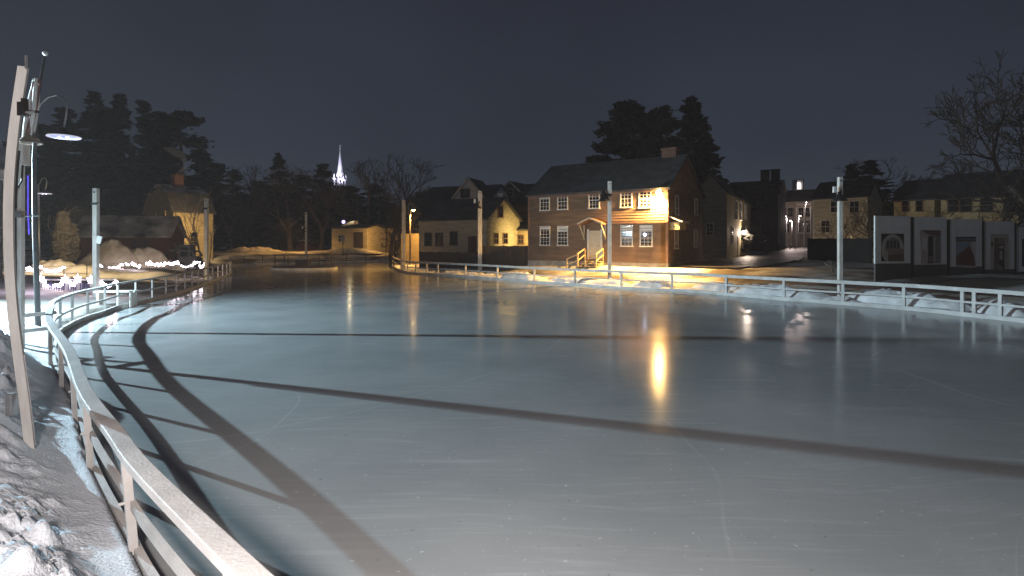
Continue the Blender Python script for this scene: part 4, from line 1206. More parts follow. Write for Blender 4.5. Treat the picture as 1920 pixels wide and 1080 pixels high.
for q in (1430, 1450): 
    a2, _ = H12.px('front', q, 330); H12.chimney(a2, 4, 1.3, 1.0, H12.ridge-1.6, H12.ridge+1.6, M['darkwall'])
b = MB(); H12.bx(b, 'front', H12.L-0.2, H12.L-0.05, 1.0, H12.eave-1.5, 0, 0.15); b.build('downspout', M['trim'], H12.root)
for q in (1385, 1410, 1435):
    for y in (385, 430): H12.window('front', q, y, 1.1, 1.8, 2, 3, mt=M['darkwall'])
M['dimtan'] = mat('dim_tan_wall', (0.46, 0.38, 0.31), 0.8, 0.3, 1.2)
H13 = House('porch_building', 'distant pale building with stacked porches at the end of street', U(1463, 132), U(1526, 128), 10, 1.6, 12.5, 15.5, M['dimtan'], M['roof_dark'], cat='building')
h = H13
for y in (383, 412, 437):
    a0, z0_ = h.px('front', 1494, y); a1, _ = h.px('front', 1522, y)
    b = MB(); h.bx(b, 'front', a0, a1, z0_-0.2, z0_, 0, 1.6); b.build('porch_deck', M['trim'], h.root)
for q in (1495, 1509, 1521):
    a0, _ = h.px('front', q, 440); b = MB(); h.bx(b, 'front', a0-0.12, a0+0.12, 0, h.eave-1.5, 1.35, 1.6); b.build('porch_post', M['trim'], h.root)
for x, y in ((1470, 398), (1482, 398), (1502, 398), (1515, 398), (1500, 427), (1507, 427), (1516, 427), (1476, 428)): h.window('front', x, y, 1.0, 2.2, 2, 2)
# lit cupola over the street
CD = 150.0
x, y = U(1496, CD); cz = Zat(356, CD)
cu = thing('cupola', 'lit white cupola with arched opening high over the street end', 'cupola', (x, y, 1.6))
o = (x, y, 1.6)
b = MB(); b.box((x, y, cz/2), (2.6, 2.6, cz-1.0)); b.build('tower', M['darkwall'], cu, o)
b = MB(); cz1 = Zat(339, CD)
for sx_ in (-1, 1): b.b2(x+sx_*0.75, x+sx_*1.05, y-1.0, y+1.0, cz, cz1)
b.box((x, y, cz1+0.1), (2.3, 2.3, 0.25)); b.b2(x-1.0, x+1.0, y+0.9, y+1.0, cz, cz1); b.build('lantern_frame', M['trim'], cu, o)
arch = [(-0.55, 0)]+[(0.55*math.cos(math.pi-math.pi*k/8), 1.35+0.65*math.sin(math.pi*k/8)) for k in range(9)]+[(0.55, 0)]
b = MB(); b.prism([(x+p, cz+0.15+q) for p, q in arch], lambda u, z: (u, y-0.6, z), lambda u, z: (u, y-0.5, z)); b.build('lit_arch', emis('lit_arch', (1.0, 0.86, 0.84), 2.2), cu, o)
for px, py, d, lab, sd_ in ((1475, 405, 112, 'left of three white street lamps far up the street', -1), (1485, 413, 104, 'middle and brightest of three white street lamps far up the street', -1), (1497, 404, 108, 'right of three white street lamps far up the street', 1)):
    street_lamp(lab, px, d, py, 0.3, 520 if px != 1485 else 700, sd_, (1.0, 0.78, 0.72), M['white_lens'], 'white street lamps up the street', M['grey_metal'])
street_lamp('small lit lamp before the upper porch of the distant building', 1510, 124, 379, 0.2, 250, 1, (1.0, 0.78, 0.68), M['white_lens'], 'white street lamps up the street', M['grey_metal'])
H14 = House('grey_clapboard_house', 'dim grey ochre house behind the bell lamp pole and dark fence', U(1524, 66), U(1626, 62), 8, 1.1, 8.0, 10.2, M['tan'], M['roof_dark'])
h = H14
for x in (1566, 1602): h.window('front', x, 388, 0.9, 1.3, 2, 2)
h.window('front', 1548, 425, 0.9, 1.4, 2, 2); h.trim()
board_fence('long dark board fence below the dim grey house at the street', 1514, 52, 1632, 46, 447, M['fence_dark'])
H15 = House('small_ochre_house', 'dim ochre house above the first two display boards', U(1676, 57), U(1752, 54), 7, 1.0, 7.1, 9.3, M['yellow'], M['roof_dark'])
for x in (1698, 1724): H15.window('front', x, 386, 0.55, 1.1, 1, 2, mt=M['brown'])
H16 = House('long_ochre_house', 'long dim ochre house above the right display boards', U(1764, 53), U(1985, 47), 8, 1.0, 7.0, 9.6, M['yellow'], M['roof_dark'])
for x in (1788, 1811, 1850, 1895, 1908): H16.window('front', x, 385, 0.85, 1.25, 1, 2, mt=M['brown'])
b = MB(); H16.bx(b, 'front', 0, H16.L, 3.9, 4.25, 0, 0.12); b.build('belt_course', M['yellow'], H16.root)
lamp('alley_lamp', (*U(1800, 46), 2.6), 120, (1.0, 0.70, 0.28), 0.2)
lamp('alley_lamp', (*U(1705, 49), 2.6), 60, (1.0, 0.70, 0.28), 0.2)
lamp('lane_lamp', (*U(1590, 56), 2.2), 230, (1.0, 0.80, 0.52), 0.2)

# street
spts = [(12.5, 36.5), (17.5, 42), (23.5, 50), (31, 62), (41, 78), (55, 100), (70, 124)]
sp = resample(spts, 1.0)
b = MB(); rows = []
for i, p in enumerate(sp):
    q0 = sp[max(i-1, 0)]; q1 = sp[min(i+1, len(sp)-1)]
    t = Vector((q1[0]-q0[0], q1[1]-q0[1])).normalized()
    w = 2.9
    row = []
    for k in range(-3, 4):
        x = p[0]+t.y*w*k/3; y = p[1]-t.x*w*k/3
        row.append((x, y, gz(x, y)+0.12))
    rows.append(row)
for r0, r1 in zip(rows, rows[1:]):
    for k in range(6): b.face([r0[k], r0[k+1], r1[k+1], r1[k]])
tag(b.build('street', M['asphalt']), kind='structure')

# picnic table up the street
pt = thing('picnic_table', 'small dark picnic table under the far street lamps', 'picnic table', (*U(1478, 92), gz(*U(1478, 92))), 0.2)
b = MB(); b.b2(-1.2, 1.2, -0.45, 0.45, 0.72, 0.78); b.build('table_top', M['fence_dark'], pt)
for q in (-0.8, 0.8):
    b = MB(); b.b2(-1.2, 1.2, q-0.14, q+0.14, 0.42, 0.47); b.build('bench', M['fence_dark'], pt)
for q in (-0.85, 0.85):
    b = MB(); b.beam((q, -0.75, 0), (q, -0.25, 0.74), 0.09, 0.05); b.beam((q, 0.75, 0), (q, 0.25, 0.74), 0.09, 0.05); b.beam((q+0.06, -0.85, 0.40), (q+0.06, 0.85, 0.40), 0.09, 0.05); b.build('leg', M['fence_dark'], pt)

# ------------------------------------------------------------------ display boards at right
def flatmat(name, c): return mat(name, c, 0.7, 0.25, 2.5)
pic = dict(dark=flatmat('print_dark', (0.03, 0.028, 0.026)), cream=flatmat('print_cream', (0.50, 0.46, 0.40)), brown=flatmat('print_brown', (0.17, 0.11, 0.085)),
           grey=flatmat('print_grey', (0.22, 0.23, 0.22)), red=flatmat('print_barn_red', (0.17, 0.06, 0.055)), blue=flatmat('print_sky_blue', (0.26, 0.34, 0.42)),
           white=flatmat('print_white', (0.60, 0.60, 0.58)), mid=flatmat('print_mid_brown', (0.28, 0.21, 0.16)))
PK = list(pic); PM = [pic[k] for k in PK]
def board(label, pa, da, pb, db, top, split, polys):
    a0 = Vector(U(pa, da)); b0 = Vector(U(pb, db)); dr = b0-a0; Ln = dr.length
    z0 = 0.25; H_ = Zat(top, (da+db)/2)-z0; zs = Zat(split, (da+db)/2)-z0
    r = thing('display_board', label, 'display board', (a0.x, a0.y, z0), math.atan2(dr.y, dr.x), 'picture boards at the right')
    b = MB(); b.b2(0, Ln, 0, 0.08, zs, H_); b.build('board', M['panel_grey'], r)
    b = MB(); b.b2(0, Ln, -0.01, 0.08, 0, zs-0.004); b.build('skirting', M['panel_dark'], r)
    b = MB()
    for k, (c, pl) in enumerate(polys):
        off = 0.004*(k+1)
        pts = []
        for x, y in pl:
            t_ = (x-960)/F
            u_ = (t_*a0.y-a0.x)/(dr.x-t_*dr.y)*Ln
            dd = a0.y+dr.y*u_/Ln
            pts.append((u_, -off, Zat(y, dd)-z0))
        # orient towards -y
        ar = sum(p[0]*q[2]-q[0]*p[2] for p, q in zip(pts, pts[1:]+pts[:1]))
        b.face(pts if ar > 0 else pts[::-1], PK.index(c))
    if polys: b.build('picture', PM, r)
    return r
def rect(x0, y0, x1, y1): return [(x0, y0), (x1, y0), (x1, y1), (x0, y1)]
def ell(cx, cy, rx, ry, a0=0, a1=360, n=14): return [(cx+rx*math.cos(R(a0+(a1-a0)*k/n)), cy+ry*math.sin(R(a0+(a1-a0)*k/n))) for k in range(n+(0 if a1-a0 == 360 else 1))]
board('leftmost grey display board with a picture of a pale vaulted room', 1641, 27.0, 1707, 27.6, 405, 494, [
    ('dark', rect(1652, 438, 1695, 490)), ('cream', ell(1673.5, 466, 21, 27, 180, 360)+[(1694, 478), (1690, 490), (1660, 490), (1653, 478)]),
    ('grey', ell(1673, 462, 14, 17, 180, 360)+[(1687, 470), (1659, 470)]), ('dark', rect(1669, 451, 1679, 465)), ('cream', rect(1673.2, 451, 1674.6, 465)), ('dark', rect(1662, 452, 1666, 466)), ('dark', rect(1682, 452, 1685, 466)),
    ('mid', [(1664, 467), (1694, 466), (1694, 478), (1664, 480)]), ('brown', [(1664, 479), (1694, 475), (1694, 490), (1664, 490)])])
board('grey display board with a picture of a doorway corner, second from left', 1714, 27.7, 1775, 28.3, 407, 496, [
    ('grey', rect(1727, 432, 1764, 494)), ('brown', [(1727, 431.5), (1764, 432), (1763, 444), (1742, 439)]), ('cream', [(1724, 431), (1742, 441), (1740, 496), (1728, 493)]),
    ('white', [(1728, 440), (1738, 445), (1737, 470), (1729, 468)]), ('dark', rect(1739.5, 443, 1749, 494)), ('mid', rect(1741, 480, 1748, 492)), ('cream', rect(1749, 445, 1753, 492)), ('white', rect(1762.5, 458, 1764.5, 495))])
board('grey display board with a picture of a dark red barn under blue sky', 1782, 28.4, 1841, 29.0, 411, 500, [
    ('blue', rect(1792, 446, 1829, 502)), ('dark', rect(1791.5, 444, 1830, 447.5)), ('brown', rect(1792, 449, 1830, 452.5)), ('white', [(1818, 454), (1829, 454), (1829, 490), (1825, 490)]),
    ('red', [(1797, 476), (1817, 461), (1826, 480), (1828, 499), (1797, 497)]), ('brown', [(1792, 481), (1797, 476), (1797, 497), (1792, 497)]), ('white', [(1792, 497), (1829, 499), (1829, 503), (1792, 502)]), ('grey', [(1792, 499), (1829, 501.5), (1829, 503), (1792, 502)])])
board('grey display board with a picture of a cream door frame, second from right', 1847, 29.1, 1902, 29.6, 415, 505, [
    ('cream', rect(1857, 439, 1891, 508)), ('dark', rect(1864, 446, 1883, 506)), ('brown', rect(1864, 446, 1872, 500)), ('mid', rect(1872, 446, 1883, 458)), ('cream', ell(1877, 463, 5, 3.5)), ('cream', rect(1873, 470, 1879, 487)),
    ('grey', ell(1869, 500, 5, 6)), ('grey', ell(1876, 503, 4, 5)), ('brown', rect(1857, 453, 1861, 463)), ('white', rect(1891.5, 450, 1893, 500))])
board('rightmost grey display board cut off by the picture edge', 1907, 29.7, 1965, 30.2, 419, 509, [('dark', rect(1916, 448, 1945, 500)), ('grey', rect(1920, 455, 1940, 495))])
for px, d_ in ((1710.5, 27.75), (1778.5, 28.45), (1844, 29.15), (1904.5, 29.75)):
    x, y = U(px, d_)
    b = MB(); b.b2(-0.115, 0.115, -0.10, 0.12, 0, Zat(407+(px-1710)*0.06, d_)-0.28)
    tag(b.build('support_post', pic['dark'], None), {1710.5: 'black upright post between the vaulted room and doorway boards', 1778.5: 'black upright post between the doorway and barn boards', 1844: 'black upright post between the barn and door frame boards', 1904.5: 'black upright post near the right edge, after the door frame board'}[px], 'post', 'posts between the display boards').location = (x, y+0.06, 0.28)

# ------------------------------------------------------------------ fairy lights in the yard
bulb_me = None
def strand(label, pts, d, wire_sag=None):
    """string of bulbs through pixel points at depth d"""
    global bulb_me
    P3 = [D3(x, y, d if not hasattr(d, '__len__') else d[i]) for i, (x, y) in enumerate(pts)]
    r = thing('string_lights', label, 'string lights', tuple(P3[0]), 0, 'strings of white fairy lights')
    o = tuple(P3[0])
    seg = []
    for i in range(len(P3)-1):
        n_ = max(2, int((P3[i+1]-P3[i]).length/0.24))
        for k in range(n_): seg.append(P3[i].lerp(P3[i+1], k/n_))
    seg.append(P3[-1])
    b = MB(); b.tube(seg, 0.012, 4); b.build('wire', M['black'], r, o)
    if bulb_me is None:
        q = MB(); q.ball((0, 0, 0), 0.062, 6, sz=1.25); ob = q.build('bulb', M['bulb'], r); bulb_me = ob.data
        bpy.data.objects.remove(ob)
    for k, p in enumerate(seg):
        ob = bpy.data.objects.new('bulb', bulb_me); COL.objects.link(ob); ob.parent = r
        ob.location = p-Vector(o)+Vector((random.uniform(-.04, .04), 0, random.uniform(-.09, .03)))
        s_ = random.uniform(0.6, 1.5); ob.scale = (s_, s_, s_)
    return r
SLD = 38.5
strand('string of white lights sagging deepest, just right of the left white pole', [(188, 496), (193, 500), (201, 503), (210, 503), (219, 500), (226, 495.5), (236, 493.5), (240, 496)], SLD)
strand('short crooked string of white lights left of the fence gap', [(248, 493.5), (254, 496), (259, 500), (262, 497)], SLD)
strand('straight thick string of white lights in front of the dirty heaps', [(274, 494.5), (281, 492.5), (288, 495), (296, 493)], SLD)
strand('string of white lights running below the small heap by the loader', [(297, 496), (306, 496), (314, 492.5), (320, 493)], SLD)
strand('string of white lights dipping under the loader', [(324, 494.5), (329, 490.5), (336, 494), (344, 498), (354, 498.5), (362, 495.5), (369, 490.5), (374, 490)], SLD)
strand('little zigzag of white lights against the far white pole', [(373, 497), (379, 500), (383, 494.5), (386, 490.5)], SLD)
strand('string of white lights behind the big bowed pole', [(40, 502), (46, 505), (54, 504)], 31)
strand('string of white lights along the yellow lit heap at left', [(58, 508), (66, 502), (76, 501.5), (88, 506), (100, 507), (112, 503), (121, 499)], 31)
PF = 24.5
strand('scallop of white lights between the star topped posts', [(78, 523), (84, 531), (93, 535.5), (103, 535.5), (113, 532), (119, 526), (125, 523)], PF)
strand('scallop of white lights between second and third star topped posts', [(126, 524), (131, 531), (138, 533), (144, 529), (149, 523)], PF)
strand('bunched white lights along the top of the left rink fence', [(168, 524), (176, 529), (186, 532), (194, 531), (202, 533), (212, 530), (220, 531)], 24.5)
def wire_fence(label, pts, d, post_h, m, n_rails=1):
    p0 = D3(pts[0][0], 500, d); z0 = 0.6
    r = thing('wire_fence', label, 'fence', (p0.x, p0.y, z0), 0, 'thin wire fences carrying the string lights')
    tops = []
    for px, py in pts:
        q = D3(px, py, d); tops.append(q)
        b = MB(); b.tube([(q.x, q.y, gz(q.x, q.y)-0.2), tuple(q)], 0.025, 6); b.build('post', M['rail_dark'], r, (p0.x, p0.y, z0))
    for k in range(n_rails):
        b = MB(); b.tube([t-Vector((0, 0, 0.03+0.45*k)) for t in tops], 0.012, 5); b.build('wire', M['rail_dark'], r, (p0.x, p0.y, z0))
    return r
wire_fence('thin wire fence carrying lights before the dirty heaps and loader', [(190, 495), (234, 493), (280, 492), (330, 490), (385, 490)], SLD, 1, None, 2)
wire_fence('thin wire fence carrying lights at the yellow lit heap', [(42, 500), (76, 500), (120, 498), (163, 497)], 31, 1, None, 2)

# white post fence with star ornaments
pf = thing('post_fence', 'white post fence draped with violet mesh and star lights at left', 'fence', (*U(80, PF), 0.2))
o = tuple(pf.location)
st_m = emis('star_light', (0.95, 0.82, 1.0), 9)
M['violet'] = mat('violet_mesh', (0.20, 0.18, 0.36), 0.8, 0.5, 30)
for px, tp in ((80, 524), (127, 519), (149, 519), (173, 518)):
    q = D3(px, tp, PF); b = MB(); b.box((q.x, q.y, (q.z+0.1)/2), (0.13, 0.13, q.z-0.1)); b.build('post', M['wood_white'], pf, o)
for px, py in ((80, 522), (125, 523), (149, 522), (173, 524)):
    q = D3(px, py, PF)+Vector((0, -0.1, 0)); b = MB()
    for k in range(5):
        a1 = R(90+72*k)
        for sg in (-1, 1):
            a2_ = a1+sg*R(36)
            b.face([(q.x, q.y-0.04, q.z), (q.x+0.20*math.cos(a1), q.y, q.z+0.24*math.sin(a1)), (q.x+0.07*math.cos(a2_), q.y, q.z+0.09*math.sin(a2_))][::sg])
    b.build('star', st_m, pf, o)
x0, x1 = D3(80, 520, PF).x, D3(176, 520, PF).x
for py, hh in ((524.5, 0.07), (547, 0.10)):
    z = Zat(py, PF); b = MB(); b.b2(x0, x1+1.0, PF-0.03, PF+0.03, z-hh/2, z+hh/2); b.build('rail', M['wood_white'], pf, o)
b = MB()
z0_, z1_ = Zat(545, PF), Zat(530, PF)
k = 0
xx = x0+0.1
while xx < x1:
    b.b2(xx, xx+0.055, PF-0.05, PF-0.035, z0_, z1_+0.03*math.sin(k)); xx += 0.11; k += 1
b.build('pickets', M['violet'], pf, o)
lamp('fairy_glow', (D3(110, 520, PF).x, PF-1.5, 1.3), 60, (0.85, 0.72, 1.0), 0.5)

# low wooden benches right of the post fence
bn = thing('plank_bench', 'low pale plank bench behind the left rink fence', 'bench', (*U(205, 22.5), 0.25), 0.1)
b = MB(); b.b2(-0.5, 1.1, -0.2, 0.2, 0.40, 0.46); b.build('seat', M['wood_white'], bn)
for q in (-0.35, 0.95): 
    b = MB(); b.b2(q-0.05, q+0.05, -0.18, 0.18, -0.3, 0.4); b.build('leg', M['wood_white'], bn)

# ------------------------------------------------------------------ skid steer loader
ldx, ldy = U(349, 43.5)
ld = thing('skid_steer_loader', 'small black skid steer loader with raised arm beside the gambrel house', 'loader', (ldx, ldy, gz(ldx, ldy)), R(8))
b = MB(); b.prism([(-0.55, 0.35), (1.0, 0.35), (1.05, 1.0), (0.7, 1.15), (-0.45, 0.9)], lambda x, z: (x, -0.55, z), lambda x, z: (x, 0.55, z)); b.build('body', M['black'], ld, bevel=0.03)
b = MB()
b.prism([(-0.45, 0.9), (0.55, 0.95), (0.5, 2.02), (-0.3, 2.02)], lambda x, z: (x, -0.5, z), lambda x, z: (x, 0.5, z)); cab = b.build('cab', M['black'], ld, bevel=0.03)
b = MB(); b.b2(-0.42, 0.62, -0.56, 0.56, 2.02, 2.10); b.build('cab_roof', M['black'], cab)
b = MB(); b.b2(-0.2, 0.35, -0.512, -0.505, 1.15, 1.9); b.build('pane', M['glass'], cab)
for wx in (-0.35, 0.72):
    for wy in (-0.72, 0.72):
        b = MB(); b.tube([(wx, wy-0.14, 0.38), (wx, wy+0.14, 0.38)], 0.40, 18); w_ = b.build('wheel', M['black'], ld)
        b = MB(); b.tube([(wx, wy-0.15, 0.38), (wx, wy+0.15, 0.38)], 0.2, 12); b.build('rim', M['grey_metal'], w_)
for wy in (-0.64, 0.64):
    b = MB(); b.beam((0.95, wy, 1.15), (0.75, wy, 1.55), 0.12, 0.14); b.beam((0.75, wy, 1.55), (-1.05, wy, 1.72), 0.12, 0.14); b.beam((-1.05, wy, 1.72), (-1.25, wy, 1.0), 0.12, 0.14); b.beam((-1.25, wy, 1.0), (-0.9, wy, 0.55), 0.12, 0.14); b.build('loader_arm', M['black'], ld)
b = MB(); b.prism([(-0.85, 0.1), (-1.5, 0.12), (-1.55, 0.2), (-0.95, 0.28), (-0.9, 0.75), (-0.8, 0.78)], lambda x, z: (x, -0.85, z), lambda x, z: (x, 0.85, z)); b.build('bucket', M['black'], ld)
b = MB(); b.tube([(0.2, 0, 2.1), (0.2, 0, 2.45)], 0.03, 6); b.lathe([(0.10, 2.42), (0.10, 2.62), (0.03, 2.68)], (0.2, 0, 0), 10); b.build('beacon', M['door_dark'], ld)

# ------------------------------------------------------------------ trees
def leafcard(b, c, s, rng):
    """small irregular tuft"""
    a = rng.uniform(0, 6.28); t = rng.uniform(-0.9, 0.9)
    x = Vector((math.cos(a), math.sin(a), t*0.5)).normalized()
    y = x.cross(Vector((rng.uniform(-1, 1), rng.uniform(-1, 1), rng.uniform(-0.2, 1)))).normalized()
    k = rng.uniform(0.4, 0.75)
    b.face([c-x*s, c-x*s*0.2+y*s*k, c+x*s*rng.uniform(0.7, 1.2), c-y*s*k*rng.uniform(0.5, 1)])

def conifer_mesh(h, r, n, seed, shape=0.85, droop=0.35, bare=0.08):
    rng = random.Random(seed)
    tr = MB(); tr.tube([(0, 0, -0.5), (0, 0, h*0.5), (0, 0, h*0.97)], [h*0.018+0.05, h*0.011, 0.03], 7)
    b = MB()
    lobes = [(rng.uniform(0, 6.28), rng.uniform(0.75, 1.2)) for _ in range(9)]
    nb = max(24, n//18)
    for i in range(nb):
        t = bare+(1-bare)*(rng.random()**1.15)
        az = rng.uniform(0, 6.28)
        k = 1+0.22*math.sin(az*2+seed)+0.16*math.sin(t*17+seed*2+az)
        ln = r*((1-t)**shape)*k*rng.uniform(0.72, 1.12)+0.25
        z = h*t
        dr = Vector((math.cos(az), math.sin(az), 0))
        tr.tube([(0, 0, z), tuple(dr*ln*0.55+Vector((0, 0, z+0.06*ln))), tuple(dr*ln*0.95+Vector((0, 0, z-droop*ln*0.5)))], [0.05+0.008*ln, 0.035, 0.01], 4)
        m = int(26*max(0.35, ln/r))
        for q in range(m):
            f = rng.random()**0.6
            c = dr*ln*f+Vector((rng.gauss(0, 0.10*ln+0.1), rng.gauss(0, 0.10*ln+0.1), z-droop*ln*f*f*0.5+rng.gauss(0, 0.12+0.03*ln)))
            leafcard(b, c, rng.uniform(0.35, 0.85)*(0.55+h/40), rng)
    return tr, b

def pine_mesh(h, r, n, seed):
    """broad old pine: rounded plates of foliage on long limbs"""
    rng = random.Random(seed)
    tr = MB(); tr.tube([(0, 0, -0.5), (0.2, 0, h*0.5), (0, 0.1, h*0.93)], [h*0.022+0.08, h*0.014, 0.05], 8)
    b = MB()
    for i in range(58):
        t = rng.uniform(0.28, 1.0); az = rng.uniform(0, 6.28)
        prof = (math.sin(math.pi*min(1, (t-0.05)/0.95)**0.9))**0.55
        ln = r*prof*rng.uniform(0.55, 1.08)
        z = h*t-0.05*h
        e_ = Vector((math.cos(az)*ln, math.sin(az)*ln, z+0.06*ln))
        tr.tube([(0, 0, z-0.12*ln), tuple(Vector((0, 0, z-0.12*ln)).lerp(e_, 0.5)+Vector((0, 0, 0.05*ln))), tuple(e_)], [0.10, 0.07, 0.02], 5)
        pr = rng.uniform(0.7, 1.5)*(0.5+r/9)
        for q in range(int(n/58)):
            g = Vector((rng.gauss(0, 1), rng.gauss(0, 1), rng.gauss(0, 0.5)))
            c = e_+g*pr*0.52
            if rng.random() < 0.35: c = Vector((0, 0, z)).lerp(c, rng.uniform(0.4, 1))
            leafcard(b, c, rng.uniform(0.3, 0.7), rng)
    return tr, b

def bare_mesh(h, seed, spread=0.5, levels=6, up=0.25, r0=None, first=0.28, lean=(0, 0)):
    rng = random.Random(seed)
    tr = MB(); b = MB()
    def grow(p, d, ln, rad, lev):
        rad = max(rad, 0.022)
        q = [p]; dd = d.copy(); x = p
        for k in range(3):
            dd = (dd+Vector((rng.uniform(-1, 1), rng.uniform(-1, 1), rng.uniform(-0.6, 1)))*0.16+Vector((0, 0, up*0.10))).normalized()
            x = x+dd*ln/3; q.append(x)
        tgt = tr if lev >= levels-1 else b
        tgt.tube(q, [rad, rad*0.88, rad*0.74, rad*0.6], 7 if lev >= levels-1 else (4 if lev > 2 else 3), cap=False)
        if lev <= 0: return
        m = 3 if rng.random() < 0.55 else 2
        for k in range(m):
            ax = dd.cross(Vector((rng.uniform(-1, 1), rng.uniform(-1, 1), rng.uniform(-1, 1)))).normalized()
            nd = (Matrix.Rotation(rng.uniform(0.3, 0.95)*spread*1.6, 3, ax) @ dd).normalized()
            grow(q[-1] if k < 2 else q[2], nd, ln*rng.uniform(0.62, 0.86), rad*rng.uniform(0.5, 0.66), lev-1)
        if lev >= 2:
            ax = dd.cross(Vector((rng.uniform(-1, 1), rng.uniform(-1, 1), 0.3))).normalized()
            grow(q[1], (Matrix.Rotation(rng.uniform(0.6, 1.1), 3, ax) @ dd).normalized(), ln*0.6, rad*0.42, lev-2)
    grow(Vector((0, 0, -0.3)), Vector((lean[0], lean[1], 1)).normalized(), h*first, r0 or h*0.022, levels)
    return tr, b

def plant(name, label, cat, proto, px, d, s=1.0, rz=0.0, group=None, zoff=0.0, sxy=None):
    x, y = U(px, d)
    if isinstance(proto, tuple):
        r = thing(name, label, cat, (x, y, gz(x, y)+zoff), rz, group)
        proto[0].build('trunk', M['bark'], r); proto[1].build('crown', proto[2], r)
    else:
        r = copy_tree(proto)
        r.location = (x, y, gz(x, y)+zoff); r.rotation_euler = (0, 0, rz); r["label"] = label
        r.name = name
    k = sxy or s
    r.scale = (k, k, s)
    return r
GE = 'dark evergreens behind the left yard'
C1 = plant('spruce_tree', 'tall dark spruce, leftmost of the evergreens, behind the gooseneck lamp', 'tree', (*conifer_mesh(26, 5.0, 2600, 1), M['needles']), 176, 88, 1.0, 0, GE, sxy=1.15)
C2 = plant('spruce_tree', 'tallest pointed dark spruce among the left evergreens', 'tree', (*conifer_mesh(27, 4.4, 2600, 2), M['needles']), 226, 92, 1.0, 0, GE)
for src, px, d, s_, k_, rz, lab in (
        (C1, 270, 86, 0.92, 0.95, 2.0, 'dark spruce right of the tallest pointed one'),
        (C1, 120, 84, 0.86, 1.3, 1.0, 'dim spruce behind the lit gooseneck lamp shade'),
        (C2, 80, 92, 0.80, 1.5, 2.5, 'dim spruce at left behind the tall flag pole'),
        (C2, 200, 80, 0.80, 1.4, 4.0, 'broad dark spruce behind the dark red barn'),
        (C2, 30, 80, 0.62, 1.4, 0.7, 'dark spruce behind the big bowed pole'),
        (C1, 375, 84, 0.68, 1.0, 3.0, 'shorter dark spruce right of the smoking chimney'),
        (C1, 405, 90, 0.56, 0.9, 5.0, 'low dark spruce at the right end of the left evergreens'),
        (C2, 300, 80, 0.78, 1.3, 5.2, 'dark spruce directly behind the smoking chimney')):
    plant('spruce_tree', lab, 'tree', src, px, d, s_, rz, GE, sxy=k_)
PN = plant('pine_tree', 'big broad dark pine with rounded top, right part of the left evergreens', 'tree', (*pine_mesh(24.5, 6.0, 5200, 5), M['needles']), 338, 90, 1.0, 0, GE)
GH = 'dark pines behind the red house'
plant('pine_tree', 'broad black pine behind the red house roof, left of its chimney', 'tree', (*pine_mesh(18.5, 4.4, 6500, 9), M['needles']), 1172, 62, 1.0, 0, GH)
plant('pine_tree', 'second broad black pine touching the house chimney from behind', 'tree', (*pine_mesh(17.3, 3.8, 5200, 12), M['needles']), 1232, 60, 1.0, 0.6, GH)
C3 = plant('pine_tree', 'pointed black pine right of the red house chimney', 'tree', (*conifer_mesh(18.2, 4.6, 3600, 13, shape=0.75), M['needles']), 1297, 62, 1.0, 0, GH)
plant('pine_tree', 'ragged black pine between the red house and the narrow street house', 'tree', C3, 1325, 66, 0.78, 2.0, GH, sxy=0.9)

GC = 'trees past the far end of the ice'
BT = plant('bare_tree', 'large bare tree with spreading low limbs past the fence bend', 'tree', (*bare_mesh(13, 4, 0.62, 7, first=0.22, r0=0.36), M['twig']), 736, 66, 1.0, 0.4, GC, sxy=1.1)
C4 = plant('fir_tree', 'thin topped fir in the dark tree line left of the steeple', 'tree', (*conifer_mesh(17.5, 4.2, 2000, 21, shape=0.7), M['needles']), 522, 100, 1.0, 0, GC)
B2 = plant('bare_tree', 'twiggy bare tree in the tree line over the left snow bank', 'tree', (*bare_mesh(15, 8, 0.5, 7, first=0.24), M['twig']), 462, 92, 1.3, 0, GC)
for src, nm, px, d, s_, k_, rz, lab in (
        (C4, 'fir_tree', 605, 104, 0.92, 1.35, 2.0, 'fir just left of the floodlit steeple'),
        (C4, 'fir_tree', 438, 104, 0.86, 1.2, 1.2, 'low fir where the dark tree line starts at left'),
        (C4, 'fir_tree', 570, 96, 0.75, 1.7, 3.0, 'wide fir behind the slender far pole'),
        (C4, 'fir_tree', 655, 100, 0.66, 2.0, 4.2, 'wide low fir under the floodlit steeple'),
        (C4, 'fir_tree', 700, 108, 0.72, 1.9, 0.3, 'wide low fir behind the big bare tree'),
        (C4, 'fir_tree', 486, 98, 0.70, 1.6, 5.2, 'wide low fir behind the twiggy bare tree'),
        (C4, 'fir_tree', 790, 112, 0.66, 1.7, 2.2, 'dark fir behind the sodium street lamp'),
        (B2, 'bare_tree', 740, 98, 1.55, 1.7, 1.1, 'tall round crowned bare tree right of the steeple'),
        (B2, 'bare_tree', 545, 88, 1.25, 1.5, 2.6, 'bare tree above the little ochre shed'),
        (B2, 'bare_tree', 600, 90, 1.25, 1.4, 4.4, 'bare tree between slender pole and steeple'),
        (B2, 'bare_tree', 690, 92, 1.35, 1.5, 5.4, 'bare tree over the flat shed right of steeple'),
        (B2, 'bare_tree', 430, 84, 1.05, 1.3, 3.3, 'small bare tree left of the far snow bank'),
        (B2, 'bare_tree', 772, 72, 0.52, 0.7, 0.2, 'small bare tree glowing in the sodium lamp light')):
    plant(nm, lab, 'tree', src, px, d, s_, rz, GC, sxy=k_)

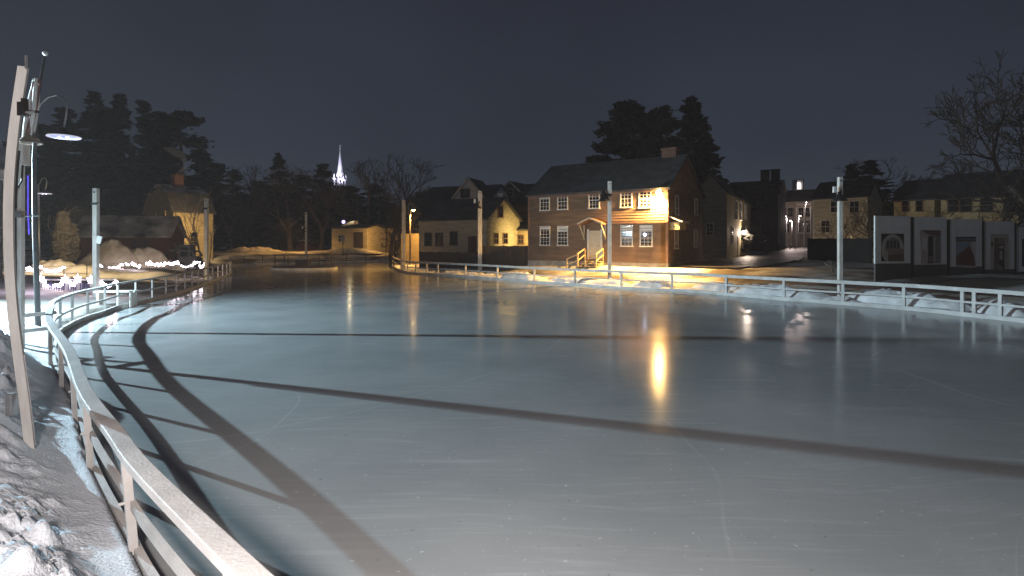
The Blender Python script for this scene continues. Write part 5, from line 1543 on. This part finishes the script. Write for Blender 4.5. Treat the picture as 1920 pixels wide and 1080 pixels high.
GRR = 'trees at the right side'
BR = plant('bare_tree', 'huge bare tree reaching in from the upper right edge', 'tree', (*bare_mesh(17, 31, 0.55, 8, first=0.20, r0=0.42, lean=(-0.12, 0)), M['twig_dark']), 1972, 33, 1.2, 0.0, GRR)
for src, nm, px, d, s_, k_, rz, lab in (
        (B2, 'bare_tree', 1578, 57, 0.42, 0.6, 0.8, 'low bare tree before the dim grey house'),
        (B2, 'bare_tree', 1640, 50, 0.52, 0.6, 2.2, 'bare tree left of the first display board'),
        (B2, 'bare_tree', 1650, 74, 1.15, 1.3, 4.0, 'bare tree rising behind the dim grey house'),
        (C4, 'fir_tree', 1596, 88, 0.80, 1.0, 1.0, 'dark fir above the middle of the dim grey house roof'),
        (C4, 'fir_tree', 1632, 96, 0.9, 1.4, 2.0, 'dark fir right of the bell lamp pole top'),
        (C4, 'fir_tree', 1700, 80, 0.55, 1.5, 3.0, 'low dark fir behind the small ochre house'),
        (B2, 'bare_tree', 1790, 68, 1.05, 1.2, 5.0, 'bare tree behind the long ochre house roof'),
        (B2, 'bare_tree', 1756, 45, 0.42, 0.4, 1.5, 'thin bare tree between the two ochre houses')):
    plant(nm, lab, 'tree', src, px, d, s_, rz, GRR, sxy=k_)

# straw wrapped trees and saplings at left
GS = 'straw wrapped trees in the yard'
rng = random.Random(5)
for px, d, top, w, lab in ((118, 40, 396, 0.62, 'taller straw wrapped tree lit yellow at left'), (134, 41, 418, 0.52, 'shorter straw wrapped tree at left')):
    x, y = U(px, d); z0 = gz(x, y); H_ = Zat(top, d)-z0
    w *= 0.72
    r = thing('wrapped_tree', lab, 'tree', (x, y, z0), 0, GS)
    b = MB(); b.lathe([(w*0.45, 0.3), (w*0.8, H_*0.35), (w*1.05, H_*0.62), (w*0.8, H_*0.86), (0.03, H_)], (0, 0, 0), 14)
    for i, v_ in enumerate(b.v):
        k = 1+rng.uniform(-0.16, 0.16); b.v[i] = (v_[0]*k, v_[1]*k, v_[2]+rng.uniform(-0.1, 0.1))
    for i in range(500):
        t = rng.random(); a1 = rng.uniform(0, 6.28); rr2 = w*(0.5+0.6*math.sin(math.pi*min(1, t*0.9+0.1)))
        leafcard(b, Vector((rr2*math.cos(a1), rr2*math.sin(a1), 0.3+t*(H_-0.4))), rng.uniform(0.1, 0.26), rng)
    b.build('crown', M['straw'], r)
    b = MB(); b.tube([(0, 0, -0.3), (0.03, 0, 0.5)], 0.13, 8); b.build('trunk', M['bark'], r)
SP = plant('sapling', 'pale slim sapling left of the straw wrapped trees', 'tree', (*bare_mesh(4.2, 44, 0.32, 3, first=0.5, r0=0.06), M['straw']), 76, 42, 1.0, 0, 'saplings in the yard')
for px, d, s_, lab in ((93, 43, 0.9, 'pale crooked sapling beside the straw wrapped trees'), (368, 49, 1.25, 'tall slim sapling right of the loader'), (378, 48, 1.35, 'tall slim sapling nearest the far white pole'), (392, 47, 0.9, 'short forked sapling right of the far white pole')):
    plant('sapling', lab, 'tree', SP, px, d, s_, px*0.7, 'saplings in the yard')
# low shrub on the lawn right of the street
plant('stump', 'pale short stump leaning on the lawn by the bell lamp pole', 'stump', (bare_mesh(2.0, 3, 0.3, 1, first=0.5, r0=0.13)[0], bare_mesh(1.6, 6, 0.5, 3, first=0.4, r0=0.03)[1], M['straw']), 1562, 31, 0.5, 0, None)

# far dark wood that closes the horizon
rngw = random.Random(9)
b = MB()
for k in range(9000):
    px = rngw.uniform(-700, 2700); d = rngw.uniform(170, 215)
    hgt = 5.5+4.5*fbm(np.array([px*0.012+50]), np.array([3.0]), 3)[0]
    z = rngw.uniform(0.5, hgt)+1.5
    leafcard(b, Vector((*U(px, d), z)), rngw.uniform(0.9, 2.0), rngw)
tag(b.build('distant_wood', M['needles']), 'far dark wood closing the horizon behind the village', 'wood', kind='stuff')

# ------------------------------------------------------------------ night air
hz = bpy.data.materials.new('night_haze'); hz.use_nodes = True
nn = hz.node_tree.nodes; nn.clear()
oo = nn.new("ShaderNodeOutputMaterial"); pv = nn.new("ShaderNodeVolumePrincipled")
pv.inputs["Color"].default_value = (1.0, 0.96, 0.95, 1); pv.inputs["Density"].default_value = 0.0004
hz.node_tree.links.new(pv.outputs[0], oo.inputs["Volume"])
b = MB(); b.b2(-410, 410, -210, 430, -2.0, 52)
tag(b.build('haze', hz), kind='stuff')
